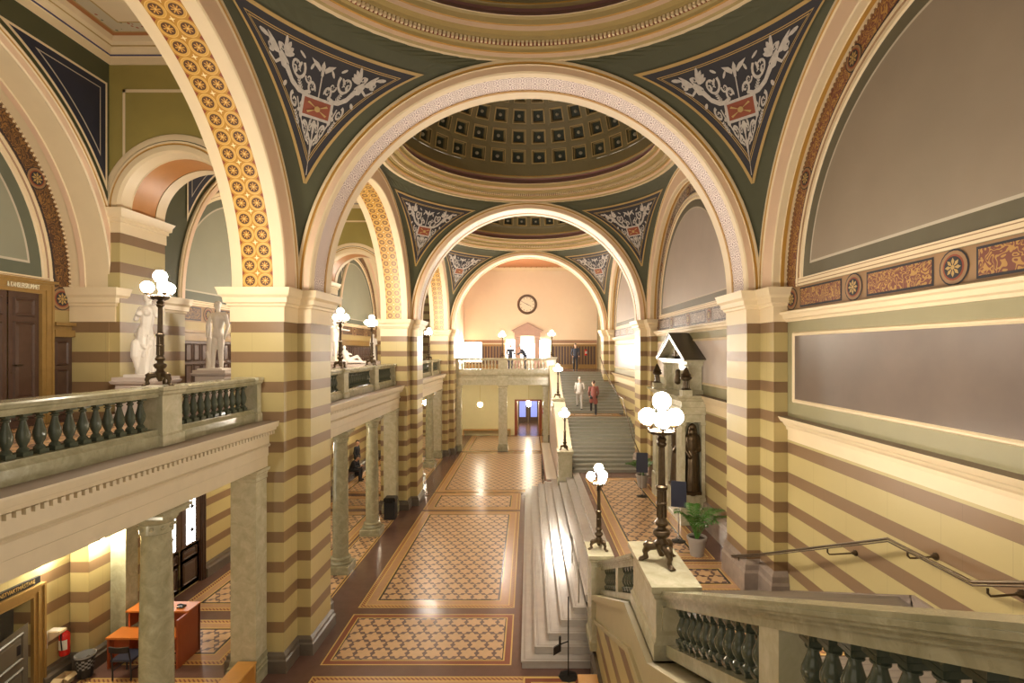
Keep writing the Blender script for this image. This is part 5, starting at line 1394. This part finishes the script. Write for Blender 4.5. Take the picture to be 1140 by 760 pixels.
# ---------------------------------------------------------------- notice stands
def stand(x, y, z, h, label, panel=True):
    root = empty('notice_stand', (x, y, z), label, 'sign stand')
    a = MB(); a.lathe([(0, 0), (.19, 0), (.19, .012), (.16, .02), (.03, .035), (.02, .06)], (x, y, z), 8); a.build('foot', 'iron', root)
    a = MB(); a.tube([(x, y, z+.04), (x, y, z+h)], .012, 8); a.build('pole', 'iron' if not panel else 'lightmetal', root)
    if panel:
        a = MB(); t = -.35; c_, s_ = cos(t), sin(t)
        P = lambda u, v, o: (x+u*c_-o*s_, y+u*s_+o*c_-.02, z+h-.62+v)
        q = [(-.19, 0), (.19, 0), (.19, .66), (-.19, .66)]
        a.grid([[P(u, v, -.01) for u, v in q], [P(u, v, .01) for u, v in q]], 0, True); a.face([P(u, v, -.01) for u, v in q]); a.face([P(u, v, .01) for u, v in q][::-1]); a.build('panel', 'bluegray', root)
    return root
stand(3.82, 13.3, PF, 1.50, 'dark blue notice panel on a stand beside the nearer potted palm')
stand(3.78, 17.4, PF, 1.42, 'dark blue notice panel on a stand beside the farther potted palm')
s_ = stand(.74, 9.75, 0, 1.5, 'thin black metal stand on the hall floor before the marble steps', False)
a = MB(); a.box(.735, .745, 9.72, 9.735, 1.3, 1.42); a.prism([(.46, .42), (.60, .50), (.60, .78), (.56, .76), (.56, .62), (.46, .56)], 'y', 9.70, 9.74); a.tube([(.74, 9.75, .66), (.58, 9.72, .62)], .012, 6); a.build('bracket', 'iron', s_)

# ---------------------------------------------------------------- potted palms
def palm(x, y, z, label, seed, spread=1.0, lean=(.0, 0)):
    rnd = random.Random(seed)
    root = empty('potted_palm', (x, y, z), label, 'potted plant', 'potted palms')
    a = MB(); a.lathe([(.0, 0), (.15, 0), (.155, .02), (.205, .36), (.225, .37), (.235, .44), (.225, .455), (.205, .45), (.20, .38)], (x, y, z), 28); a.build('pot', 'greypot', root, smooth=35)
    a = MB(); a.face([(x+.20*cos(2*pi*k/20), y+.20*sin(2*pi*k/20), z+.40) for k in range(20)]); a.build('soil', 'soil', root)
    for k in range(12):
        t = 2*pi*k/12+rnd.uniform(-.25, .25); L = rnd.uniform(.35, .62)*spread; H = rnd.uniform(.65, 1.0)*spread
        if k == 0: L = .85*spread
        a = MB(); pts = []
        for j in range(13):
            s = j/12; r = .03+L*s**1.25; zz = z+.40+H*(1.6*s-.85*s*s*(1+rnd.uniform(0, .02)))
            pts.append(Vector((x+r*cos(t)+lean[0]*s*s, y+r*sin(t)+lean[1]*s*s, zz)))
        a.tube(pts, [.010*(1-.8*j/12) for j in range(13)], 5)
        for j in range(3, 13):
            p = pts[j]; d = (pts[min(j+1, 12)]-pts[j-1]).normalized(); sd = d.cross(Vector((0, 0, 1))).normalized(); ll = .24*spread*sin(pi*min(1, (j-1.5)/11.5)*.85+.25)
            for s in (-1, 1):
                for e in (0, .5):
                    q = p+d*(.05*e); tip = q+(sd*s*.8+d*.65+Vector((0, 0, -.28))).normalized()*ll; mid = q+(sd*s*.8+d*.6+Vector((0, 0, .05))).normalized()*ll*.5
                    wv = d*.013; a.face([q-wv*.4, mid-wv, tip, mid+wv, q+wv*.4])
        a.v = [((min(u, 4.34) if v < 12.25 else min(u, 4.88)), v, w_) for u, v, w_ in a.v]
        a.build('frond', 'leaf', root)
    return root
palm(4.0, 12.4, PF, 'leafy green palm in a grey pot, the nearer of two by the right wall', 3, 1.0, (.15, -.1))
palm(4.05, 18.6, PF, 'leafy green palm in a grey pot, the farther of two by the right wall', 5, .85)

# ---------------------------------------------------------------- pedimented monument on the right wall
root = empty('portal_monument', (4.6, 16.1, PF), 'marble portal monument with gabled aedicule on the right wall', 'monument')
a = MB()
za = ZH-1.25
for (x0, x1, y0, y1) in ((4.26, 4.36, 14.52, 15.05), (4.82, 4.92, 14.52, 14.8), (4.26, 4.92, 15.95, 16.35), (4.26, 4.92, 17.45, 17.9)): a.layers((x0, x1, y0, y1), [(PF, .03), (PF+.75, .03), (PF+.78, 0), (za-.85, 0), (za-.83, .03), (za-.75, .03)])
a.layers((4.28, 4.92, 14.54, 17.88), [(PF, .03), (PF+.1, .03), (PF+.12, 0), (PF+.85, 0)]); a.box(4.70, 4.92, 14.9, 17.45, PF+.8, za-.7); a.box(4.34, 4.92, 14.88, 15.1, PF+.8, za-.7)
a.build('pilasters', 'marblepost', root)
a = MB(); a.layers((4.26, 4.92, 14.52, 17.9), [(za-.75, 0), (za-.55, .0), (za-.53, .03), (za-.35, .03), (za-.33, .0), (za-.18, .0), (za-.15, .06), (za-.08, .10), (za-.06, .16), (za, .19)]); a.build('entablature', 'marblepost', root)
a = MB()
for y0 in (14.75, 17.1): a.layers((4.5, 4.9, y0, y0+.28), [(za, .03), (za+.12, .03), (za+.14, 0), (za+.78, 0), (za+.82, .03), (za+.87, .04)])
a.box(4.72, 4.92, 15.0, 17.2, za, za+.87); a.box(4.45, 4.92, 14.68, 17.44, za+.87, za+1.0)
a.prism([(14.62, za+.98), (17.5, za+.98), (16.06, za+1.60)], 'x', 4.62, 4.92)
a.build('aedicule', 'marblepost', root)
a = MB()
for s in (-1, 1): a.prism([(16.06+s*1.50, za+.94), (16.06+s*1.58, za+1.0), (16.06, za+1.76), (16.06, za+1.62)], 'x', 4.32, 4.92)
a.prism([(14.6, za+.95), (17.52, za+.95), (17.52, za+1.0), (14.6, za+1.0)], 'x', 4.34, 4.6)
a.build('gable', 'marblepost', root)
a = MB()
for s in (-1, 1): a.prism([(16.06+s*1.62, za+1.0), (16.06, za+1.80), (16.06, za+1.765), (16.06+s*1.60, za+.985)], 'x', 4.30, 4.925)
a.build('roof', 'slate', root)
limbs('gable_relief', 'bronze', [((4.58, 16.06, za+1.08), (4.58, 16.06, za+1.38), .12, .09), ((4.58, 15.8, za+1.1), (4.58, 15.6, za+1.12), .10, .05), ((4.58, 16.3, za+1.1), (4.58, 16.55, za+1.1), .10, .05), ((4.58, 15.85, za+1.2), (4.58, 15.65, za+1.38), .05, .03)], .03, root)
limbs('niche_bust', 'bronze', [((4.66, 16.3, za+.30), (4.66, 16.3, za+.42), .12, .10), ((4.66, 16.3, za+.45), (4.66, 16.3, za+.58), .055, .09)], .03, root)
def relief(xc_, yc_, z0, h, label, fr=False):
    root = empty('bronze_statue', (xc_, yc_, z0), label, 'statue', 'bronze figures of the portal')
    q = (lambda a, b, c: (xc_+b, yc_-a, z0+c*h)) if fr else (lambda a, b, c: (xc_-a, yc_+b, z0+c*h))
    caps = [(q(0, 0, .02), q(0, 0, .45), .20, .17), (q(0, 0, .45), q(.02, 0, .62), .16, .15), (q(.02, 0, .62), q(.02, 0, .76), .16, .17), (q(.02, 0, .80), q(.03, 0, .86), .06, .06),
            (q(.02, .15, .78), q(.06, .21, .60), .065, .05), (q(.06, .21, .60), q(.14, .08, .58), .048, .04), (q(.02, -.15, .78), q(.06, -.21, .60), .065, .05), (q(.06, -.21, .60), q(.14, -.10, .50), .048, .04)]
    for k in range(11):
        t = -1.5+k*.3; caps.append((q(.19*cos(t), .20*sin(t), .01), q(.14*cos(t), .14*sin(t)+.02*sin(k*2.3), .55), .026, .016))
    for t in (-1, 1): caps.append((q(.03, t*.08, .93), q(0, t*.15, .66), .04, .05))
    limbs('figure', 'bronze', caps, .018, root, 1, [(q(.04, 0, .925), (.085, .075, .11))])
    a = MB(); a.box(xc_-.21, xc_+.21, yc_-.21, yc_+.21, z0-.06, z0+.02); a.build('base', 'bronze', root)
relief(4.59, 14.66, PF+.92, 1.95, 'draped dark bronze figure in the front niche of the marble portal, facing the viewer', True)
relief(4.42, 15.5, PF+.92, 1.95, 'draped dark bronze figure in the side niche of the marble portal, facing the hall')
def urn(y, label):
    x = 4.36; z = za
    root = empty('urn', (x, y, z), label, 'urn', 'bronze urns')
    a = MB(); a.layers((x-.14, x+.14, y-.14, y+.14), [(z, 0), (z+.16, 0)]); a.build('block', 'marblepost', root)
    a = MB(); a.lathe([(.13, .16), (.14, .18), (.06, .22)], (x, y, z), 16)
    for k in range(4):
        t = pi/4+pi/2*k; a.tube([(x+.10*cos(t), y+.10*sin(t), z+.17), (x+.08*cos(t), y+.08*sin(t), z+.42)], .015, 6)
    a.tube([(x, y, z+.18), (x, y, z+.42)], .03, 8)
    a.lathe([(.09, .42), (.15, .46), (.16, .50), (.12, .54), (.15, .57), (.10, .62), (.07, .70), (.04, .76), (0, .82)], (x, y, z), 16); a.build('urn', 'bronze', root, smooth=40)
    return root
urn(14.45, 'dark bronze urn in front of the aedicule, the nearer of two'); urn(17.7, 'dark bronze urn in front of the aedicule, the farther of two')

# ---------------------------------------------------------------- plaster statues on the left gallery
def stat_ped(x, y, w_, z1, label):
    root = empty('statue_pedestal', (x, y, GF), label, 'pedestal', 'statue pedestals')
    a = MB(); a.layers((x-w_, x+w_, y-w_, y+w_), [(GF, .05), (GF+.1, .05), (GF+.13, 0), (z1-.14, 0), (z1-.12, .05), (z1-.07, .07), (z1-.06, .04), (z1, .04)]); a.build('block', 'palewall', root); return root
def folds(q, c, r0, r1, z0, z1, n, tw=.3, rr=.018, ph=0):
    out = []
    for k in range(n):
        t = 2*pi*k/n+ph
        m = .5*(r0+r1)*1.04
        out.append((q(c[0]+r0*cos(t), c[1]+r0*.8*sin(t), z0), q(c[0]+m*cos(t+tw*.5), c[1]+m*.8*sin(t+tw*.5), (z0+z1)/2), rr, rr*.9)); out.append((q(c[0]+m*cos(t+tw*.5), c[1]+m*.8*sin(t+tw*.5), (z0+z1)/2), q(c[0]+r1*cos(t+tw), c[1]+r1*.8*sin(t+tw), z1), rr*.9, rr*.7))
    return out
vx, vy, vz = -7.33, 10.0, ZH-.50
stat_ped(vx, vy, .34, vz, 'pale pedestal under the armless statue on the left gallery')
root = empty('plaster_statue', (vx, vy, vz), 'white armless female statue draped below the waist, behind the gallery lamp', 'statue')
q = lambda a, b, c: (vx+a, vy+b, vz+c)
caps = [(q(.03, 0, .08), q(-.02, -.02, .72), .19, .155), (q(-.02, -.02, .72), q(-.04, 0, .86), .155, .135), (q(-.04, 0, .86), q(.0, 0, 1.02), .118, .10), (q(0, 0, 1.02), q(.02, 0, 1.24), .11, .125),
        (q(-.10, 0, 1.30), q(.13, 0, 1.33), .058, .058), (q(.02, 0, 1.34), q(.03, -.01, 1.44), .045, .042),
        (q(.15, 0, 1.31), q(.20, -.02, 1.16), .050, .040), (q(-.13, 0, 1.28), q(-.18, -.04, 1.10), .050, .042),
        (q(-.08, -.10, 1.20), q(-.07, -.11, 1.20), .055, .055), (q(.08, -.10, 1.21), q(.08, -.11, 1.21), .055, .055),
        (q(-.10, -.12, .62), q(-.08, -.18, .40), .10, .085), (q(-.08, -.18, .40), q(-.06, -.12, .10), .075, .05), (q(-.05, -.14, .03), q(-.06, -.22, .02), .035, .03), (q(.10, -.06, .03), q(.12, -.14, .02), .035, .03)]
caps += folds(q, (.03, 0), .21, .165, .04, .80, 14)
caps += [(q(-.17, -.05, .80), q(.15, -.08, .72), .04, .045), (q(.15, -.08, .72), q(.05, -.17, .40), .035, .025), (q(-.14, -.08, .78), q(.08, -.18, .55), .03, .025), (q(.0, -.17, .5), q(-.12, -.15, .2), .022, .02)]
limbs('body', 'white', caps, .011, root, 1, [(q(.035, -.02, 1.52), (.068, .082, .098), (0, 0, .3))])
limbs('hair', 'white', [(q(.03, .03, 1.56), q(.04, .07, 1.55), .065, .05), (q(.04, .08, 1.50), q(.04, .12, 1.50), .035, .03), (q(.03, .06, 1.44), q(.02, .07, 1.34), .02, .015)], .011, root, 1)
a = MB(); a.layers((vx-.25, vx+.25, vy-.27, vy+.22), [(vz, 0), (vz+.04, 0), (vz+.05, -.01)]); a.build('base', 'white', root)
ax, ay, az = -7.42, 12.45, ZH-.46
stat_ped(ax, ay, .34, az, 'pale pedestal under the standing male statue on the left gallery')
root = empty('plaster_statue', (ax, ay, az), 'white nude male statue leaning on a tree stump beside the nearest pier', 'statue')
q = lambda a, b, c: (ax+a, ay+b, az+c)
caps = [(q(.08, 0, .05), q(.07, -.01, .42), .042, .062), (q(.07, -.01, .44), q(.06, 0, .80), .062, .092), (q(-.10, -.06, .05), q(-.07, -.07, .42), .040, .058), (q(-.07, -.07, .44), q(-.05, 0, .80), .060, .09),
        (q(0, 0, .84), q(.0, 0, .98), .125, .11), (q(0, 0, .98), q(.01, 0, 1.22), .108, .145), (q(-.13, 0, 1.30), q(.15, 0, 1.30), .065, .065), (q(0, 0, 1.32), q(.0, -.01, 1.44), .05, .048),
        (q(.17, 0, 1.30), q(.22, .02, 1.04), .052, .042), (q(.22, .02, 1.04), q(.20, -.06, .82), .040, .030), (q(.20, -.06, .82), q(.20, -.08, .74), .030, .022),
        (q(-.16, 0, 1.30), q(-.24, -.02, 1.06), .052, .042), (q(-.24, -.02, 1.06), q(-.22, -.08, .86), .040, .030), (q(-.22, -.08, .86), q(-.21, -.1, .78), .030, .022),
        (q(.08, -.03, .03), q(.10, -.14, .02), .035, .028), (q(-.10, -.10, .03), q(-.12, -.20, .02), .033, .028)]
limbs('body', 'white', caps, .011, root, 1, [(q(-.01, -.02, 1.53), (.068, .082, .10), (0, 0, -.4))])
limbs('hair', 'white', [(q(0, .0, 1.58), q(0, .05, 1.56), .068, .055)], .012, root, 1)
limbs('tree_stump', 'white', [(q(-.22, .05, .0), q(-.24, .05, .75), .10, .055), (q(-.20, 0, .12), q(-.26, -.02, .42), .045, .03), (q(-.26, .0, .40), q(-.20, .08, .70), .035, .04)], .014, root, 1)
limbs('cloak', 'white', [(q(-.20, .04, 1.30), q(.10, .06, 1.34), .04, .05), (q(-.24, .05, 1.10), q(-.25, .06, .72), .05, .035)], .014, root, 1)
a = MB(); a.layers((ax-.34, ax+.25, ay-.27, ay+.22), [(az-.0, 0), (az+.03, 0), (az+.04, -.01)]); a.build('base', 'white', root)
# second bay: standing, reclining and small figure
def quick_statue(x, y, z, s, label, caps, ell, ped=True, w_=.3):
    if ped: stat_ped(x, y, w_, z, 'pale pedestal under the %s' % label.replace('white ', ''))
    root = empty('plaster_statue', (x, y, z), label, 'statue')
    f = lambda p: (x+p[0]*s, y+p[1]*s, z+p[2]*s)
    limbs('body', 'white', [(f(a), f(b), r0*s, r1*s) for a, b, r0, r1 in caps], .016, root, 1, [(f(c), tuple(v*s for v in r)) for c, r in ell])
    return root
quick_statue(-6.5, 17.35, ZH-.36, .82, 'white standing statue with one arm stretched out, in the second gallery bay',
    [((.07, 0, .05), (.06, 0, .44), .045, .062), ((.06, 0, .44), (.05, 0, .82), .062, .09), ((-.14, .02, .05), (-.09, 0, .44), .045, .06), ((-.09, 0, .44), (-.05, 0, .82), .06, .09), ((0, 0, .85), (.02, 0, 1.22), .12, .14), ((-.13, 0, 1.3), (.15, 0, 1.32), .06, .06), ((.0, 0, 1.34), (.02, 0, 1.46), .045, .045),
     ((.17, 0, 1.31), (.40, -.02, 1.28), .05, .04), ((.40, -.02, 1.28), (.66, -.05, 1.24), .038, .028), ((-.16, 0, 1.28), (-.26, 0, 1.02), .05, .04), ((-.26, 0, 1.02), (-.22, -.06, .80), .038, .028), ((-.3, .05, 0), (-.28, .05, .9), .08, .05), ((-.2, .05, 1.25), (-.36, .06, .3), .07, .12)],
    [((.02, -.01, 1.54), (.068, .08, .10))])
quick_statue(-6.35, 18.95, ZH-.50, .80, 'white reclining statue raised on one arm, behind the gallery balustrade',
    [((-.45, 0, .14), (-.2, 0, .20), .13, .12), ((-.3, 0, .18), (-.42, 0, .52), .13, .14), ((-.42, 0, .56), (-.44, 0, .68), .05, .05), ((-.2, .02, .2), (.12, .02, .36), .10, .07), ((.12, .02, .36), (.35, .02, .12), .065, .045), ((-.2, -.08, .14), (.2, -.08, .12), .10, .07), ((.2, -.08, .12), (.62, -.08, .08), .065, .04), ((-.52, -.05, .50), (-.62, -.08, .26), .05, .04), ((-.62, -.08, .26), (-.5, -.1, .06), .04, .03), ((-.34, 0, .52), (-.12, .0, .44), .045, .035)],
    [((-.44, -.02, .76), (.075, .08, .10))], True, .5)
quick_statue(-6.22, 20.85, ZH-.42, .68, 'white small draped statue close to the second left pier',
    [((0, 0, .05), (0, 0, .75), .18, .13), ((0, 0, .75), (0, 0, 1.2), .12, .14), ((-.12, 0, 1.28), (.12, 0, 1.28), .06, .06), ((0, 0, 1.3), (0, 0, 1.42), .045, .045), ((.15, 0, 1.28), (.2, 0, 1.0), .05, .04), ((.2, 0, 1.0), (.05, -.12, .95), .04, .03), ((-.15, 0, 1.28), (-.2, 0, .9), .05, .035)], [((0, 0, 1.5), (.07, .08, .1))])

# ---------------------------------------------------------------- people
def person(loc, face, pose, label, top='suit', legs='suit', hair='hair', s=1.0, long_coat=False):
    """face: heading angle of the body's forward direction; pose: joints in body space (x right, y forward, z up)"""
    root = empty('person', loc, label, 'person')
    c_, s_ = cos(face), sin(face)
    f = lambda p: (loc[0]+s*(p[0]*s_+p[1]*c_), loc[1]+s*(-p[0]*c_+p[1]*s_), loc[2]+s*p[2])
    J = pose; cp = lambda a, b, r0, r1: (f(J[a] if isinstance(a, str) else a), f(J[b] if isinstance(b, str) else b), r0*s, r1*s)
    V = lambda a: Vector(J[a])
    skin = [cp('neck', 'headb', .055, .055), cp('chest', 'neck', .09, .055), cp('pelvis', 'chest', .11, .12)]
    for sd in 'LR':
        skin += [cp('sh'+sd, 'el'+sd, .045, .038), cp('el'+sd, 'wr'+sd, .036, .026), cp('hip'+sd, 'kn'+sd, .07, .05), cp('kn'+sd, 'an'+sd, .048, .035)]
        w_ = V('wr'+sd); d = (w_-V('el'+sd)).normalized(); side = d.cross(Vector((0, 1, .2))).normalized(); nrm = side.cross(d).normalized()
        pc = w_+d*.055
        skin.append((f(w_), f(pc), .026*s, .030*s))
        for k in range(4):
            o = side*(-.027+.018*k); L = (.055, .065, .060, .045)[k]
            b0 = pc+o+d*.015; b1 = b0+d*L*.55+nrm*.006; b2 = b1+(d*.7+nrm*.6).normalized()*L*.5
            skin += [(f(b0), f(b1), .010*s, .009*s), (f(b1), f(b2), .009*s, .0075*s)]
        t0 = w_+d*.03-side*.02; t1 = t0-side*.035+d*.03; t2 = t1+d*.03
        skin += [(f(t0), f(t1), .011*s, .010*s), (f(t1), f(t2), .010*s, .008*s)]
    hd = V('head')
    fw = Vector(J['look']).normalized(); rt = fw.cross(Vector((0, 0, 1))).normalized(); up = rt.cross(fw)
    skin += [(f(hd+fw*.03-up*.04), f(hd+fw*.055-up*.075), .055*s, .035*s), (f(hd+fw*.095-up*.0), f(hd+fw*.112-up*.03), .010*s, .013*s),
             (f(hd+rt*.078), f(hd+rt*.085-up*.03), .012*s, .010*s), (f(hd-rt*.078), f(hd-rt*.085-up*.03), .012*s, .010*s), (f(hd+fw*.095-up*.062-rt*.015), f(hd+fw*.095-up*.062+rt*.015), .007*s, .007*s)]
    limbs('body', 'skin', skin, .011, root, 1, [(f(hd), (.080*s, .092*s, .112*s), (0, 0, face-pi/2))])
    for k in (-1, 1):
        a = MB(); a.sphere(f(hd+fw*.083+rt*.03*k+up*.008), .010*s, 8); a.build('eye', 'iron', root)
    limbs('hair', hair, [(f(hd-fw*.03+up*.05), f(hd+fw*.03+up*.065), .080*s, .060*s), (f(hd-fw*.045), f(hd-fw*.04-up*.03), .070*s, .05*s)], .014, root, 1)
    jk = [cp('pelvis', 'chest', .145, .155), (f(V('chest')+Vector((-.08, 0, .06))), f(V('chest')+Vector((.08, 0, .06))), .075*s, .075*s)]
    for sd in 'LR': jk += [cp('chest', 'sh'+sd, .11, .062), cp('sh'+sd, 'el'+sd, .060, .050), (f(V('el'+sd)), f(V('el'+sd)*.12+V('wr'+sd)*.88), .056*s, .042*s)]
    if long_coat:
        for sd in 'LR': jk.append(cp('pelvis', tuple(V('hip'+sd)*.35+V('kn'+sd)*.65), .15, .12))
    limbs('jacket', top, jk, .015, root, 1)
    tr = [cp('hipL', 'hipR', .115, .115), cp('pelvis', 'hipL', .12, .11), cp('pelvis', 'hipR', .12, .11)]
    for sd in 'LR': tr += [cp('hip'+sd, 'kn'+sd, .095, .070), cp('kn'+sd, 'an'+sd, .068, .055)]
    limbs('trousers', legs, tr, .015, root, 1)
    for sd in 'LR':
        an = V('an'+sd); limbs('shoe', 'black', [(f((an[0], an[1]-.03, an[2]-.045)), f((an[0], an[1]+.14, an[2]-.055)), .042*s, .034*s), (f(an), f((an[0], an[1], an[2]-.04)), .04*s, .04*s)], .012, root, 1)
    return root
def standing(step=0, arm=0, bend=0):
    P = dict(pelvis=(0, 0, .94), chest=(0, .03+bend*.25, 1.30-bend*.05), neck=(0, .03+bend*.38, 1.45-bend*.10), headb=(0, .05+bend*.44, 1.54-bend*.13), head=(0, .06+bend*.50, 1.63-bend*.16), look=(0, 1, -.15-bend*.8),
             shL=(-.19, .02+bend*.32, 1.40-bend*.08), shR=(.19, .02+bend*.32, 1.40-bend*.08), elL=(-.24, -.02+bend*.35+arm*.1, 1.12), elR=(.24, -.02+bend*.35+arm*.1, 1.12), wrL=(-.20, .10+bend*.4+arm*.22, .90+arm*.15), wrR=(.20, .10+bend*.4+arm*.22, .90+arm*.15),
             hipL=(-.09, 0, .90), hipR=(.09, 0, .90), knL=(-.10, .05+step*.22, .50+step*.08), knR=(.10, .05-step*.02, .50), anL=(-.10, step*.28, .09+step*.16), anR=(.10, -step*.05, .09))
    return P
sit = dict(pelvis=(0, 0, .53), chest=(0, .16, .86), neck=(0, .26, 1.0), headb=(0, .31, 1.06), head=(0, .36, 1.13), look=(0, 1, -.6), shL=(-.18, .20, .96), shR=(.18, .20, .96), elL=(-.22, .30, .70), elR=(.22, .30, .70), wrL=(-.08, .50, .72), wrR=(.08, .50, .74),
           hipL=(-.10, .02, .52), hipR=(.10, .02, .52), knL=(-.14, .46, .50), knR=(.14, .46, .50), anL=(-.14, .42, .09), anR=(.15, .50, .09))
person((-8.33, 24.5, 0), -.15, sit, 'man in a black suit sitting on the aisle bench, leaning over his hands', s=.95)
person((-8.45, 25.55, 0), -.1, standing(0), 'person in black standing against the aisle wall behind the seated man', s=.98)
person((-1.25, 35.2, GF), -pi/2+.2, standing(0, .5, .35), 'person in a dark coat on the far gallery, left of the bright door', top='coat', legs='coat', hair='greyhair', long_coat=True)
person((-.25, 35.2, GF), pi+.2, standing(0, .8, .7), 'person in a dark coat bending forward before the bright far door', top='coat', legs='coat', hair='greyhair', long_coat=True)
person((3.0, 33.6, GF), -pi/2, standing(0, .4, 0), 'man in a dark jacket standing at the top of the far stairs', top='coat', legs='suit')
person((2.67, 27.35, LF+.13), pi/2, standing(1, .3, .1), 'person in pale grey clothes climbing the far stairs', top='greycloth', legs='greycloth', hair='greyhair')
person((3.28, 26.3, LF), pi/2, standing(1, .3, .1), 'person in a dull red coat climbing the far stairs', top='redcloth', legs='suit', long_coat=True)
